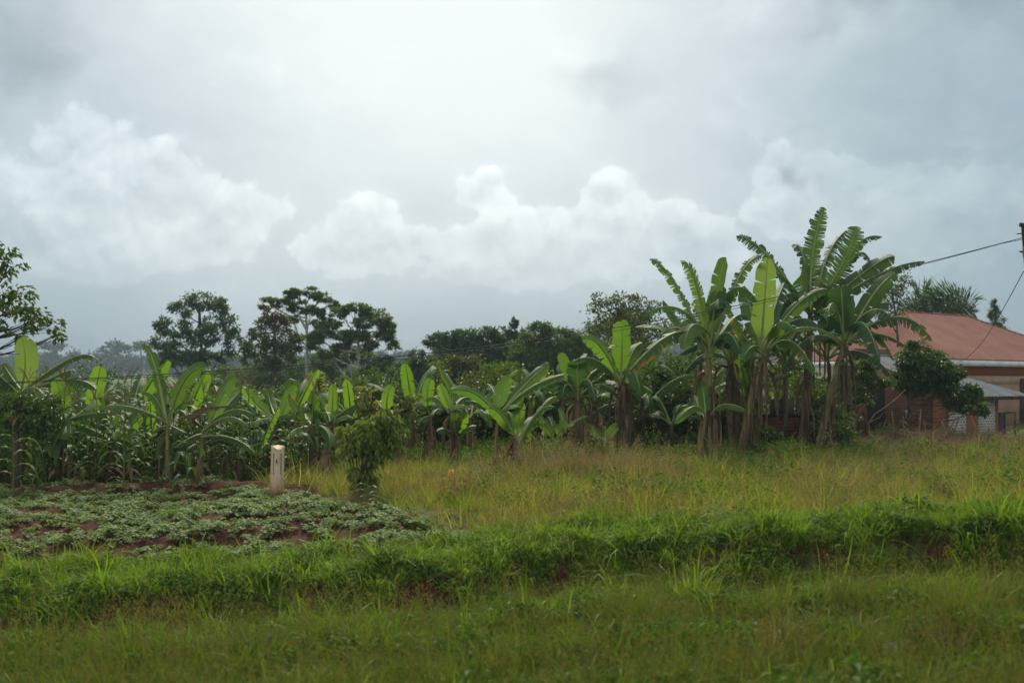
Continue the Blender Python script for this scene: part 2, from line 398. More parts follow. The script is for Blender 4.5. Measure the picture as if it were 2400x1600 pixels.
def ground_z(x, y):
    x = np.asarray(x, float); y = np.asarray(y, float)
    right = ss(-7, 4.5, x)
    verge = -.52 + .46 * ss(-6, 6.5, x) + .06 * wav(x, y, 2.6, 1)
    crest = -.28 + .74 * ss(-6.5, 7.0, x) + .05 * wav(x, y, 1.8, 2)
    field = .12 + .20 * right + .10 * ss(3, 8, x) * ss(20, 15, y) + .07 * wav(x, y, 4.0, 3) + .012 * wav(x, y, .9, 4)
    by = bank_y(x)
    toe = np.minimum(verge - .18, crest - .42)
    z = np.where(y < by - 1.3, verge, verge + (toe - verge) * ss(by - 1.6, by - .45, y))
    z = np.where(y > by - .45, toe + (crest - toe) * ss(by - .45, by + .55, y) ** .8, z)
    z = np.where(y > by + .5, crest + (field - crest) * ss(by + .5, by + 3.4, y), z)
    # bean plot: hoed mounds, a little bank of thrown-up soil behind the stone
    sm = soil_mask(x, y)
    z = z + sm * (  .03 * np.sin(y * 6.0 + 1.5 * np.sin(x * .9)) + .05 * wav(x, y, .8, 8))
    z = z + .16 * np.exp(-((y - 17.0 - .06 * (x + 4)) / .35) ** 2) * ss(-9.5, -7.5, x) * ss(-2.6, -3.6, x)
    # mound of cut stalks in front of the shed
    z = z + .30 * np.exp(-((x - 10.6) / 2.2) ** 2 - ((y - 25.6) / 1.4) ** 2)
    # the land falls away behind and rises again to the far ridge
    z = z - 3.2 * ss(30, 75, y) * ss(18, -2, x) + .0 * x
    far = ss(95, 330, y)
    z = z + far * (6.2 + .8 * wav(x, y, 260, 9)) * np.where(x < 60, 1.0, 1.0)
    z = z + ss(330, 470, y) * (5.0 + 1.2 * wav(x, y, 200, 10))
    return z
def gz(x, y): return float(ground_z(np.array([x]), np.array([y]))[0])

def ground_mat():
    m, t, out = new_mat('ground')
    geo = t.new('ShaderNodeNewGeometry'); pos = geo.outputs['Position']
    n1 = t.noise(pos, 1.3, 6, .6); n2 = t.noise(pos, 9.0, 6, .65)
    grass = t.mix(t.sstep(n1, .35, .65), (.055, .060, .018), (.105, .095, .035))
    far = t.mix(t.sstep(t.noise(pos, .035, 4, .55), .4, .6), (.075, .125, .035), (.13, .16, .06))
    grass = t.mix(attr(t, 'far'), grass, far)
    soil = t.mix(t.sstep(n2, .3, .7), (.034, .013, .009), (.092, .034, .020))
    sf = t.m('ADD', attr(t, 'soil'), t.m('MULTIPLY', t.m('SUBTRACT', n2, .5), .5))
    col = t.mix(t.sstep(sf, .3, .6), grass, soil)
    p = principled(t, col, .95, .1, bump(t, n2, .8, .05)); t.l.new(p.outputs[0], out.inputs[0])
    return m
def build_ground():
    def axis(lo, a, b, hi, step, gr):
        c = list(np.arange(a, b + 1e-6, step)); s = step; v = b
        up = []
        while v < hi: s *= gr; v = min(v + s, hi); up.append(v)
        s = step; v = a; dn = []
        while v > lo: s *= gr; v = max(v - s, lo); dn.append(v)
        return np.array(dn[::-1] + c + up)
    xs = axis(-640, -13, 15, 640, .16, 1.12); ys = axis(-40, 4.5, 27, 740, .13, 1.1)
    X, Y = np.meshgrid(xs, ys); Z = ground_z(X, Y)
    V = np.stack([X, Y, Z], -1).reshape(-1, 3); nx, ny = len(xs), len(ys)
    i = np.arange(ny - 1)[:, None] * nx; j = np.arange(nx - 1)[None, :]
    Fq = np.stack([i + j, i + j + 1, i + nx + j + 1, i + nx + j], -1).reshape(-1, 4)
    x, y = V[:, 0], V[:, 1]
    by = bank_y(x)
    soil = np.maximum(soil_mask(x, y), ss(by - .75, by - .35, y) * ss(by + .6, by + .25, y) * (.35 + .65 * (wav(x, y, 1.6, 12) > -.2)))
    soil = np.maximum(soil, .9 * np.exp(-((y - 17.0) / .6) ** 2) * ss(-2.4, -3.2, x))
    tag(obj('ground', V, Fq, ground_mat(), None, None, {'soil': soil, 'far': ss(60, 120, y)}, True), kind='structure')
build_ground()

# ------------------------------------------------------------------ helpers: plants
def leaf_cards(pts, dirs, L, W, rng, fold=.25, droop=.0, roll=1.0):
    """many small leaves: base, two sides, tip; folded along the spine"""
    n = len(pts); L = np.broadcast_to(L, (n,)) * rng.uniform(.7, 1.25, n); W = np.broadcast_to(W, (n,)) * rng.uniform(.75, 1.2, n)
    d = unit(dirs + np.array([0, 0, -droop]))
    r = unit(rng.normal(size=(n, 3)) * roll + np.array([0, 0, 1.0]))
    s = unit(np.cross(d, r)); nn = np.cross(s, d)
    b = pts; tip = pts + d * L[:, None] - nn * (L * .12)[:, None]
    mid = pts + d * (L * .45)[:, None]
    l = mid + s * (W / 2)[:, None] + nn * (W * fold)[:, None]; q = mid - s * (W / 2)[:, None] + nn * (W * fold)[:, None]
    V = np.stack([b, q, tip, l], 1).reshape(-1, 3)
    o = np.arange(n)[:, None] * 4
    Fc = np.concatenate([o + np.array([[0, 1, 2]]), o + np.array([[0, 2, 3]])])
    return V, Fc

def crown(lobes, leaf, rng, per=1.0, clump=.28, wid=.5, droop=.25, flat=1.0):
    """leaf clumps spread through ellipsoid lobes (centre, radii); returns cards and the clump centres"""
    Vs, Fs, Ts, cen, n0 = [], [], [], [], 0
    for c, rad in lobes:
        c = np.asarray(c); rad = np.asarray(rad)
        vol = max(rad[0] * rad[2], 1e-3)
        K = max(6, int(6 + 9 * vol / (leaf * leaf * 14)))
        K = min(K, 60)
        u = unit(rng.normal(size=(K, 3))) * (rng.uniform(.25, 1, (K, 1)) ** .45)
        cc = c + u * rad; cen.append(cc)
        per_c = int(max(6, per * 26 * (rad.mean() / (leaf * 5)) ** .5))
        for k in range(K):
            m = int(per_c * rng.uniform(.5, 1.4))
            off = rng.normal(size=(m, 3)) * rad * clump * np.array([1, 1, .75])
            p = cc[k] + off
            dr = unit(unit(p - c) * 1.0 + rng.normal(size=(m, 3)) * .7)
            V, Fc = leaf_cards(p, dr, leaf, leaf * wid, rng, droop=droop)
            tint = np.clip(rng.normal(.5, .2, m) + rng.normal(0, .16), 0, 1)
            Vs.append(V); Fs.append(Fc + n0); n0 += len(V); Ts.append(np.repeat(tint, 4))
    return np.concatenate(Vs), np.concatenate(Fs), np.concatenate(Ts), np.concatenate(cen)

def limb(a, b, k=6, sag=.12, rng=RNG):
    t = np.linspace(0, 1, k)[:, None]; L = np.linalg.norm(b - a)
    j = rng.normal(size=3) * L * .05
    return a * (1 - t) + b * t + np.sin(t * math.pi) * (np.array([0, 0, -sag * L]) + j)

def tree(name, label, cat, Y, base, top, lobes, leaf, mat, bark='bark', r0=None, per=1.0, clump=.28, wid=.5, droop=.25,
         group=None, seed=1, deep=.7, fork=.45, lmats=None, twigs=True, trunk2=None, ext=0.0):
    """lobes: (px, py, rpx_x, rpx_y) in the photograph's pixels at distance Y; base/top: trunk ends in pixels"""
    rng = np.random.default_rng(seed); k = Y / F
    b = at(base[0], base[1], Y); g = gz(b[0], Y); b[2] = min(b[2], g) if ext == 0 else g
    b[2] = g - .05
    tp = at(top[0], top[1], Y)
    root = thing(name, label, cat, b, group)
    L = []
    for (px, py, rx, ry) in lobes:
        dy = rng.uniform(-deep, deep) * rx * k * 1.2
        L.append((at(px, py, Y) + np.array([0, dy, 0]), np.array([rx * k, rx * k * .85, ry * k])))
    V, Fc, T, cen = crown(L, leaf * (.72 if Y > 35 else 1), rng, per * (2.8 if Y > 35 and per > .6 else 1.5), clump, wid, droop)
    o = obj('crown', V - b, Fc, mat if not isinstance(mat, list) else mat, root, None, {'tint': T})
    H = tp[2] - b[2]; r0 = r0 or H * .018
    mb = MB(); n = 9
    path = limb(b, tp, n, 0, rng); mb.tube(path, np.linspace(r0, r0 * .35, n), 8, wob=.08)
    for c, rad in L:
        f = np.clip((c[2] - rad[2] - b[2]) / H - rng.uniform(.0, .15), fork * .8, .97)
        i = f * (n - 1); i0 = min(int(i), n - 2); a = path[i0] + (path[i0 + 1] - path[i0]) * (i - i0)
        lp = limb(a, c, 7, .1 * (1 if c[2] > a[2] else -.5), rng)
        mb.tube(lp, np.linspace(r0 * .38, r0 * .1, 7), 5)
        if twigs:
            near = cen[np.argsort(np.linalg.norm(cen - c, axis=1))[:7]]
            for q in near: mb.tube(limb(lp[rng.integers(3, 7)], q, 4, .05, rng), np.linspace(r0 * .1, r0 * .03, 4), 4, cap=False)
    mb.build('trunk', M[bark], root, True, b)
    return root

def shrub(label, px, row, Y, w, h, mat, leaf=.13, seed=1, n=9, per=1.0, group='shrubs behind the banana plants', name='shrub', cat='shrub', wid=.5, droop=.3, clump=.3, stem=True):
    """px,row: foot in pixels; w,h: size in metres"""
    rng = np.random.default_rng(seed)
    x = (px - 1200) / F * Y; g = gz(x, Y); b = np.array([x, Y, g])
    root = thing(name, label, cat, b, group)
    L = []
    for i in range(n):
        a = rng.uniform(0, 6.28); rr = rng.uniform(.1, .62) * w / 2; zz = rng.uniform(.25, .86)
        rr *= math.sqrt(max(.15, 1 - (zz - .4) ** 2 * 2.6))
        s = rng.uniform(.2, .34)
        L.append((b + np.array([math.cos(a) * rr, math.sin(a) * rr * .8, zz * h]), np.array([w * s, w * s * .8, min(h, w) * s * rng.uniform(.7, 1.0)])))
    V, Fc, T, cen = crown(L, leaf, rng, per, clump, wid, droop)
    obj('foliage', V - b, Fc, mat, root, None, {'tint': T})
    mb = MB()
    for c, rad in L: mb.tube(limb(b + rng.normal(size=3) * np.array([.05, .05, 0]), c, 6, -.05, rng), np.linspace(.03, .008, 6) * (h / 2 + .4), 5)
    mb.build('stem', M['bark'], root, True, b)
    return root

def banana_leaf(P0, P1, P2, W, nmix=.2, torn=.4, fold=.25, rng=RNG, pet=.15, side=0.0, curl=.5):
    """blade + midrib along a curve through P0, P1, P2. nmix: 0 the blade faces the road, 1 it faces the sky"""
    P0, P1, P2 = map(lambda a: np.asarray(a, float), (P0, P1, P2))
    C = 2 * P1 - .5 * (P0 + P2); n = 57; t = np.linspace(0, 1, n)[:, None]
    pts = (1 - t) ** 2 * P0 + 2 * t * (1 - t) * C + t * t * P2
    L = np.linalg.norm(np.diff(pts, axis=0), axis=1).sum()
    T = unit(np.gradient(pts, axis=0))
    N = (1 - nmix) * np.array([side, -1., 0]) + nmix * np.array([0, 0, 1.])
    N = N - (T @ N)[:, None] * T; N = N + 1e-4; N = unit(N)
    S = np.cross(T, N)
    G = np.array([0, 0, -1.]) - (T @ np.array([0, 0, -1.]))[:, None] * T
    gl = np.linalg.norm(G, axis=1, keepdims=True); G = G / (gl + .25)      # hanging direction, weak on upright leaves
    tt = t[:, 0]; u = np.clip((tt - pet) / (1 - pet), 0, 1)
    w = W / 2 * np.clip(u / .16, 0, 1) ** .55 * np.sqrt(np.clip(1 - np.clip((u - .52) / .48, 0, 1) ** 2.3, 0, 1)) + .004
    w = w * (1 + .05 * np.sin(u * 21 + rng.uniform(0, 6)))
    V, Fq, AC, AL = [], [], [], []; n0 = 0; J = 5
    i0 = int(pet * (n - 1))
    for sd_ in (1, -1):
        i = i0; fo = fold * rng.uniform(.6, 1.4)
        while i < n - 1:
            if torn <= .001: stp = n
            else:
                mean = 1.5 + (1 - torn) ** 2 * 16
                stp = max(1, int(rng.exponential(mean) + .6))
            j = min(n - 1, i + stp)
            idx = np.arange(i, j + 1); m = len(idx)
            ex = rng.uniform(0, 1) ** 1.5 * torn * 1.15 if stp < n else 0.0
            short = 1 - (rng.uniform(0, .35) * torn if rng.random() < .6 else 0)
            gap = (.06 + rng.uniform(.05, .6) * torn) if (stp < n) else 0
            pos = pts[idx].copy(); tc = (tt[i] + tt[j]) / 2
            rows = [pos]
            for q in range(1, J):
                s_ = q / (J - 1); ang = fo + curl * .35 * s_
                dvec = S[idx] * sd_ * math.cos(ang) - N[idx] * math.sin(ang) + T[idx] * .22
                dvec = unit(dvec) + G[idx] * ex * 1.6 * s_
                dvec = unit(dvec)
                pos = pos + dvec * (w[idx] * short / (J - 1))[:, None]
                # strips narrow towards the edge
                cpt = pos.mean(axis=0)
                pp = pos + (cpt - pos) * gap * s_ ** 2 if m > 1 else pos
                rows.append(pp)
            g = np.stack(rows, 0)                                  # J x m
            V.append(g.reshape(-1, 3))
            AC.append(np.repeat(np.linspace(0, 1, J), m) * sd_); AL.append(np.tile(tt[idx], J))
            a = (np.arange(J - 1)[:, None] * m + np.arange(m - 1)[None, :])
            Fq.append((np.stack([a, a + 1, a + m + 1, a + m], -1).reshape(-1, 4)) + n0); n0 += J * m
            i = j
    nblade = sum(len(f) for f in Fq)
    mb = MB(); r = np.linspace(.017 + .008 * L, .004, n)[::2]
    mb.tube(pts[::2] - N[::2] * .006, r, 6)
    Vm = np.concatenate(mb.V); V.append(Vm); AC.append(np.zeros(len(Vm))); AL.append(np.zeros(len(Vm)))
    F3 = np.concatenate(mb.F3) + n0; F4 = np.concatenate(mb.F4) + n0
    return (np.concatenate(V), [np.concatenate(Fq), F4, F3], [0] * nblade + [1] * (len(F4) + len(F3)), np.concatenate(AC), np.concatenate(AL))

def add_leaf(root, b, geo, mat, label=None):
    V, Fs, mi, ac, al = geo
    o = obj('leaf', V - b, Fs, [M[mat], M['midrib']], root, mi, {'across': ac, 'along': al}, True)
    if label: o['label'] = label
    return o

def stem_parts(root, b, c, r0=.10, skirt=8, dark=False, rng=RNG, bend=.02):
    H = np.linalg.norm(c - b); n = 12; r0 = r0 * .74
    t = np.linspace(0, 1, n)[:, None]
    path = b * (1 - t) + c * t + np.sin(t * math.pi) * rng.normal(size=3) * np.array([1, 1, 0]) * H * bend
    mb = MB(); rad = r0 * np.interp(t[:, 0], [0, .06, .3, .8, 1], [1.35, 1.12, 1.0, .78, .6])
    mb.tube(path, rad, 14, wob=.05)
    for q in range(4):         # overlapping leaf sheaths
        a = rng.uniform(0, 6.28); lo = rng.uniform(.02, .5); hi = lo + rng.uniform(.3, .48)
        s = np.linspace(lo, min(hi, .98), 7); pp = np.stack([np.interp(s, t[:, 0], path[:, i]) for i in range(3)], 1)
        pp = pp + np.array([math.cos(a), math.sin(a), 0]) * r0 * .42
        mb.tube(pp, np.linspace(r0 * .62, r0 * .3, 7), 8)
    mb.build('pseudostem', M['stem_dark' if dark else 'stem'], root, True, b)
    if skirt:
        mb = MB()
        for q in range(int(skirt * 1.15)):
            a = rng.uniform(0, 6.28); f = rng.uniform(.35, 1.0); L = min(rng.uniform(.35, 1.25), f * H * .95); wd = rng.uniform(.015, .055)
            p0 = np.array([np.interp(f, t[:, 0], path[:, i]) for i in range(3)])
            d = np.array([math.cos(a), math.sin(a), 0]); m = 9; s = np.linspace(0, 1, m)[:, None]
            out = r0 * .8 + rng.uniform(.02, .16) * np.sin(np.clip(s * 1.6, 0, 1) * 1.57)
            c_ = p0 + d * out + np.array([0, 0, -1.0]) * L * s ** 1.15 + np.array([0, 0, .05]) * np.sin(s * 3.1)
            sv = np.array([-math.sin(a), math.cos(a), 0.])
            ww = wd * (1 - .5 * s) * (1 + .35 * rng.uniform(-1, 1, (m, 1)))
            tw = np.cumsum(rng.normal(0, .35, (m, 1)), axis=0)
            dv = sv * np.cos(tw) + d * np.sin(tw)
            V = np.concatenate([c_ - dv * ww, c_ + d * .018, c_ + dv * ww])
            i = np.arange(m - 1); Fq = np.concatenate([np.stack([i, i + 1, i + m + 1, i + m], 1), np.stack([i + m, i + m + 1, i + 2 * m + 1, i + 2 * m], 1)])
            mb.add(V, Fq, rng.uniform(0, 1))
        mb.build('dead_leaves', M['dead'], root, False, b)
    return path

BG = 'banana plants along the back of the plot'
def banana(label, foot, Y, crown_px, leaves, r0=.10, skirt=8, dark=False, seed=1, group=BG, extra=0, xl=2.0, xm='ban_dark'):
    """leaves: (tip, mid, width px, nmix, torn, material, dY mid, dY tip [, base])"""
    rng = np.random.default_rng(seed); k = Y / F
    b = at(foot[0], foot[1], Y); b[2] = gz(b[0], Y)
    c = at(crown_px[0], crown_px[1], Y)
    root = thing('banana_plant', label, 'banana plant', b, group)
    stem_parts(root, b, c, r0, skirt, dark, rng)
    for lf in leaves:
        tip, mid, wpx, nmix, torn, mat, dm, dt = lf[:8]
        p0 = at(*(lf[8] if len(lf) > 8 else crown_px), Y) + rng.normal(size=3) * np.array([.03, .05, .03])
        p1 = at(mid[0], mid[1], Y + dm); p2 = at(tip[0], tip[1], Y + dt)
        if len(lf) <= 8: p0 = p0 + (c - p0) * .0 + np.array([0, 0, -.05])
        geo = banana_leaf(p0, p1, p2, wpx * k * 1.18, nmix, min(.95, max(torn, .08) * 1.25), .22 + .25 * nmix, rng, .13, rng.uniform(-.3, .3))
        add_leaf(root, b, geo, mat)
    for i in range(3 if extra else 0):      # withered leaves folded down against the stem
        az = rng.uniform(0, 6.28); h = np.array([math.cos(az), math.sin(az), 0]); l = rng.uniform(.8, 1.7); q = c - np.array([0, 0, rng.uniform(.05, .5)])
        V_, Fs_, mi_, ac_, al_ = banana_leaf(q, q + h * rng.uniform(.25, .45) + np.array([0, 0, -.1 * l]), q + h * rng.uniform(.15, .5) - np.array([0, 0, l]), rng.uniform(.11, .2), .6, .95, 1.0, rng, .12, rng.uniform(-1, 1), 1.3)
        o = obj('leaf', V_ - b, Fs_, [M['dead'], M['stem_dark']], root, mi_, {'tint': np.clip(np.sin(al_ * 90 + az) * .25 + rng.uniform(.2, .7), 0, 1)}, True); o['label'] = 'withered brown hanging leaf'
    for i in range(extra):          # the lower, older leaves that hang all round the crown
        az = i * 2.4 + rng.uniform(0, .6); el = R(rng.uniform(8, 48)); l = xl * rng.uniform(.75, 1.1); h = np.array([math.cos(az), math.sin(az), 0]); up = np.array([0, 0, 1.])
        p2 = c + h * l * math.cos(el) * .85 + up * (l * math.sin(el) * .6 - l * rng.uniform(.15, .45)); p1 = c + h * l * .45 * math.cos(el) + up * (l * .45 * math.sin(el) + .08)
        add_leaf(root, b, banana_leaf(c, p1, p2, l * rng.uniform(.2, .27), .9, rng.uniform(.2, .8), .4, rng, .14), xm if rng.random() < .6 else 'ban_mid')
    return root

def generic_banana(label, x, Y, H, n, L, seed, mats=('ban_mid', 'ban_bright', 'ban_dark'), torn=.4, r0=.075, skirt=6, group=BG, spread=1.0, dark=False):
    rng = np.random.default_rng(seed)
    b = np.array([x, Y, gz(x, Y)]); c = b + np.array([rng.normal(0, .06), rng.normal(0, .06), H])
    root = thing('banana_plant', label, 'banana plant', b, group)
    stem_parts(root, b, c, r0, skirt, dark, rng)
    a0 = rng.uniform(0, 6.28)
    for i in range(n):
        az = a0 + i * 2.4 + rng.normal(0, .25); q = i / max(1, n - 1)
        el = R(56 - 44 * q * spread + rng.normal(0, 6)); l = L * rng.uniform(.8, 1.1) * (1 - .12 * q)
        d = np.array([math.cos(az) * math.cos(el), math.sin(az) * math.cos(el), math.sin(el)])
        h = np.array([math.cos(az), math.sin(az), 0])
        dr = l * (.06 + .42 * q * rng.uniform(.7, 1.2))
        p0 = c + h * .02; p2 = c + d * l - np.array([0, 0, dr]); p1 = c + d * l * .52 + np.array([0, 0, dr * .10])
        tr = np.clip(torn * rng.uniform(.2, 1.6) * (.3 + q), 0, .95)
        nm = .25 if el > R(62) else .9
        geo = banana_leaf(p0, p1, p2, l * rng.uniform(.17, .24), nm, tr, .3, rng, .14, rng.uniform(-.8, .8))
        mt = mats[1] if q < .16 else (mats[0] if rng.random() < .65 else mats[2])
        add_leaf(root, b, geo, mt)
    return root
# ------------------------------------------------------------------ house
def local_frame(x, y, z, name, label, cat):
    r = thing(name, label, cat, (x, y, z)); r.rotation_euler = (0, 0, R(34.8)); return r
def roof_face(mb, e0, e1, up, height_of, nrm, pitch=.165, amp=.040, tint=.5, step=6):
    """corrugated sheet: columns from the eave line e0-e1 up the slope; height_of(s) in 0..1"""
    e0, e1, up, nrm = map(np.array, (e0, e1, up, nrm)); L = np.linalg.norm(e1 - e0); n = max(8, int(L / pitch * step))
    s = np.linspace(0, 1, n); off = np.sin(s * L / pitch * 2 * math.pi) * amp
    lo = e0 + (e1 - e0) * s[:, None] + nrm * off[:, None]
    hi = lo + up * np.array([height_of(q) for q in s])[:, None]
    V = np.concatenate([lo, hi]); i = np.arange(n - 1)
    mb.add(V, np.stack([i, i + 1, i + n + 1, i + n], 1), tint)
def build_house():
    root = local_frame(16.1, 38.0, .30, 'house', 'plastered house with a low hipped red iron roof behind the brick shed', 'house')
    A, B, H0, H1, ov = 12.0, 7.3, 2.62, 4.76, .42     # length, depth, eave, ridge
    red = new_mat('red_roof_sheet'); m, t, out = red
    tc = t.new('ShaderNodeTexCoord'); n = t.noise(tc.outputs['Object'], .9, 6, .6); n2 = t.noise(t.v('MULTIPLY', tc.outputs['Object'], (1, 1, .4)), 7, 5, .6)
    col = t.mix(t.sstep(n, .35, .68), (.39, .195, .150), (.32, .16, .122)); col = t.mix(t.m('MULTIPLY', t.sstep(n2, .52, .75),   .5), col, (.24, .11, .08))
    p = principled(t, col, .8, .12); t.l.new(p.outputs[0], out.inputs[0])
    mb = MB(); h = B / 2 + ov; rise = H1 - H0
    x0, x1, y0, y1 = -ov, A + ov, -ov, B + ov
    def hip(L): return lambda s: min(s * L, (1 - s) * L, h) / h
    nz = unit(np.array([0, -rise, h])); nx = unit(np.array([-rise, 0, h]))
    roof_face(mb, (x0, y0, H0), (x1, y0, H0), (0, h, rise), hip(x1 - x0), nz)
    roof_face(mb, (x0, y1, H0), (x0, y0, H0), (h, 0, rise), hip(y1 - y0), nx)
    roof_face(mb, (x1, y1, H0), (x0, y1, H0), (0, -h, rise), hip(x1 - x0), unit(np.array([0, rise, h])))
    roof_face(mb, (x1, y0, H0), (x1, y1, H0), (-h, 0, rise), hip(y1 - y0), unit(np.array([rise, 0, h])))
    rf = mb.build('roof', m, root)
    cap = MB(); yc = B / 2; ra, rb = (x0 + h, yc, H1 + .02), (x1 - h, yc, H1 + .02)
    for a, b in ((ra, rb), ((x0, y0, H0 + .03), ra), ((x0, y1, H0 + .03), ra), ((x1, y0, H0 + .03), rb), ((x1, y1, H0 + .03), rb)):
        cap.tube([a, b], .05, 8)
    cap.build('ridge_cap', solid('ridge_cap_metal', (.25, .085, .065), (.20, .07, .055), 2, .9, .05, .1), rf)
    white = solid('fascia_paint', (.66, .68, .66), (.54, .55, .52), 3, .6, .3, .1)
    mb = MB()
    for lo, hi in (((x0, y0 - .03, H0 - .25), (x1, y0, H0 - .03)), ((x0, y1, H0 - .25), (x1, y1 + .03, H0 - .03)), ((x0 - .03, y0, H0 - .25), (x0, y1, H0 - .03)), ((x1, y0, H0 - .25), (x1 + .03, y1, H0 - .03))): mb.box(lo, hi)
    mb.build('fascia', white, root)
    mb = MB(); mb.box((x0 + .01, y0 + .01, H0 - .22), (x1 - .01, y1 - .01, H0 - .19)); mb.build('soffit', solid('soffit_board', (.16, .11, .08), (.10, .07, .05)), root)
    mb = MB(); mb.box((.002, 0, -.6), (A, B, H0 - .22))
    mb.build('wall', solid('pinkish_plaster', (.37, .225, .155), (.30, .18, .125), 1.6, .9, .1, .2), root)
    mb = MB(); mb.box((0, -.012, H0 - .95), (A, 0, H0 - .62)); mb.build('cream_band', solid('cream_band', (.50, .35, .24), (.42, .29, .20), 2, .85, .1, .1), root)
    mb = MB(); mb.box((0, -.012, H0 - .62), (A, 0, H0 - .23)); mb.build('orange_band', solid('orange_band', (.33, .105, .05), (.27, .085, .04), 2, .85, .1, .1), root)
    mb = MB(); mb.box((-.012, 0, -.6), (0, B, H0 - .23)); o = mb.build('wall', solid('grey_plaster', (.36, .36, .35), (.22, .22, .21), 1.8, .9, .1, .25), root); o['label'] = 'grey rendered end wall'
    dk = solid('opening_shade', (.010, .010, .011), (.018, .016, .015), 3, .6, .2, 0)  # near-black colour painted for the shade inside the window openings
    frame = solid('window_frame_timber', (.10, .075, .055), (.06, .045, .035), 5, .8)
    for y0_, w, zb, hgt in ((4.3, 1.5, .75, 1.1), (1.2, 1.2, .8, 1.1)):
        fr = MB()
        for lo, hi in (((-.045, y0_ - .06, zb - .06), (-.013, y0_, zb + hgt + .06)), ((-.045, y0_ + w, zb - .06), (-.013, y0_ + w + .06, zb + hgt + .06)), ((-.045, y0_, zb - .06), (-.013, y0_ + w, zb)), ((-.045, y0_, zb + hgt), (-.013, y0_ + w, zb + hgt + .06)), ((-.04, y0_ + w / 2 - .02, zb), (-.014, y0_ + w / 2 + .02, zb + hgt))): fr.box(lo, hi)
        f = fr.build('window', frame, root)
        pn = MB(); pn.box((-.022, y0_ + .001, zb + .001), (-.0135, y0_ + w - .001, zb + hgt - .001)); pn.build('shade_sheet', dk, f)
    # doorway and window on the front
    fr = MB(); fr.box((6.2, -.05, -.1), (7.2, -.013, 1.9)); d = fr.build('door', solid('brown_door', (.09, .05, .03), (.06, .035, .02), 5), root)
    hb = MB(); hb.box((7.05, -.08, .85), (7.10, -.05, 1.0)); hb.build('handle', solid('door_metal', (.3, .3, .3), (.2, .2, .2)), d)
build_house()

def build_shed():
    root = local_frame(12.9, 30.0, .25, 'brick_shed', 'dark brick shed with sloping grey iron roof and white mortared lattice panels', 'shed')
    W, D, HF, HB = 3.25, 2.9, 1.52, 2.72
    br = brick_mat('shaded_brick', (.17, .052, .030), (.11, .038, .024), (.11, .09, .07), .23, .085, .014, .5)  # darker brick: the shade on the side wall is put into its colour
    bf = brick_mat('orange_brick', (.32, .105, .050), (.25, .080, .040), (.22, .15, .10), .22, .08, .010, .35)
    bw = brick_mat('white_mortared_brick', (.20, .045, .035), (.12, .035, .03), (.50, .48, .43), .155, .085, .034, .12)
    wall = MB()
    def slab(y0, y1, x0, x1):   # side wall with a sloping top
        top = lambda y: HF + (HB - HF) * y / D - .04
        V = [(x0, y0, -.5), (x1, y0, -.5), (x1, y1, -.5), (x0, y1, -.5), (x0, y0, top(y0)), (x1, y0, top(y0)), (x1, y1, top(y1)), (x0, y1, top(y1))]
        wall.add(V, [(0, 3, 2, 1), (4, 5, 6, 7), (0, 1, 5, 4), (1, 2, 6, 5), (2, 3, 7, 6), (3, 0, 4, 7)])
    slab(.24, D, 0, .2); slab(.24, D, W - .2, W)
    wall.box((.201, D - .2, -.5), (W - .201, D, HB - .06))
    wall.box((-.05, D + .001, -.5), (1.75, D + .22, HB + .16))       # parapet at the high end
    wall.build('wall', br, root)
    fr = MB(); fr.box((.26, 0, -.5), (W, .2, 1.36)); o = fr.build('wall', bf, root); o['label'] = 'orange brick front wall'
    pr = MB(); pr.box((0, -.04, -.5), (.258, .23, 1.42)); pr.box((-.03, -.07, 1.42), (.288, .26, 1.48)); pr.build('brick_pier', bf, root)
    for x0, x1, z0, z1 in ((.45, 1.38, -.1, .86), (2.05, 3.02, -.3, 1.18)):
        q = MB(); q.box((x0, -.022, z0), (x1, -.0005, z1)); q.build('lattice_panel', bw, root)
    q = MB(); q.box((1.98, -.045, 1.183), (3.10, -.0005, 1.30)); q.build('lintel', solid('cement_lintel', (.40, .37, .32), (.28, .25, .21), 6), root)
    iron = solid('grey_roof_iron', (.13, .145, .15), (.085, .09, .095), 2.2, .5, .4, .15, (1, .25, .25), 6)
    rf = MB(); sl = (HB - HF) / D; y0, y1 = -.42, D
    nrm = unit(np.array([0, -sl, 1.0]))
    for dz, tn in ((0.0, .5), (-.012, .4)):
        roof_face(rf, (-.16, y0, HF + sl * y0 + dz), (W + 1.3, y0, HF + sl * y0 + dz), (0, y1 - y0, sl * (y1 - y0)), lambda s: min(1.0, (1.001 - s) / .66), nrm, .19, .014, tn)
    rf.build('roof', iron, root)
    bm = MB(); bm.box((-.12, -.38, HF + sl * -.38 - .13), (W + 1.25, -.31, HF + sl * -.38 - .035))
    for q in np.linspace(0, W + 1.1, 6): bm.box((q, -.30, HF + sl * -.3 - .16), (q + .05, .0 - .05, HF + sl * -.3 - .06))
    bm.box((W + 1.1, -.36, -.5), (W + 1.2, -.26, HF - .2)); bm.build('rafter', M['bark'], root)
    # dark side door, poster
    q = MB(); q.box((-.03, 1.9, -.3), (-.0005, 2.55, 1.55)); q.build('door', solid('dark_door_boards', (.02, .017, .014), (.012, .010, .009), 6), root)
    po = MB(); po.box((W + .30, .50, .62), (W + .48, .515, 1.26)); o = po.build('poster', solid('poster_paper', (.62, .62, .58), (.5, .5, .46), 4, .8), root)
    pd = MB(); pd.box((W + .31, .492, 1.02), (W + .40, .4995, 1.20)); pd.build('dark_print', solid('dark_print', (.03, .03, .03), (.05, .05, .05)), o)
    # bracket on the dark wall
    q = MB(); q.box((-.035, 1.02, .66), (-.0005, 1.14, .92)); q.build('meter_box', solid('meter_box_metal', (.30, .31, .33), (.2, .2, .22), 8), root)
build_shed()

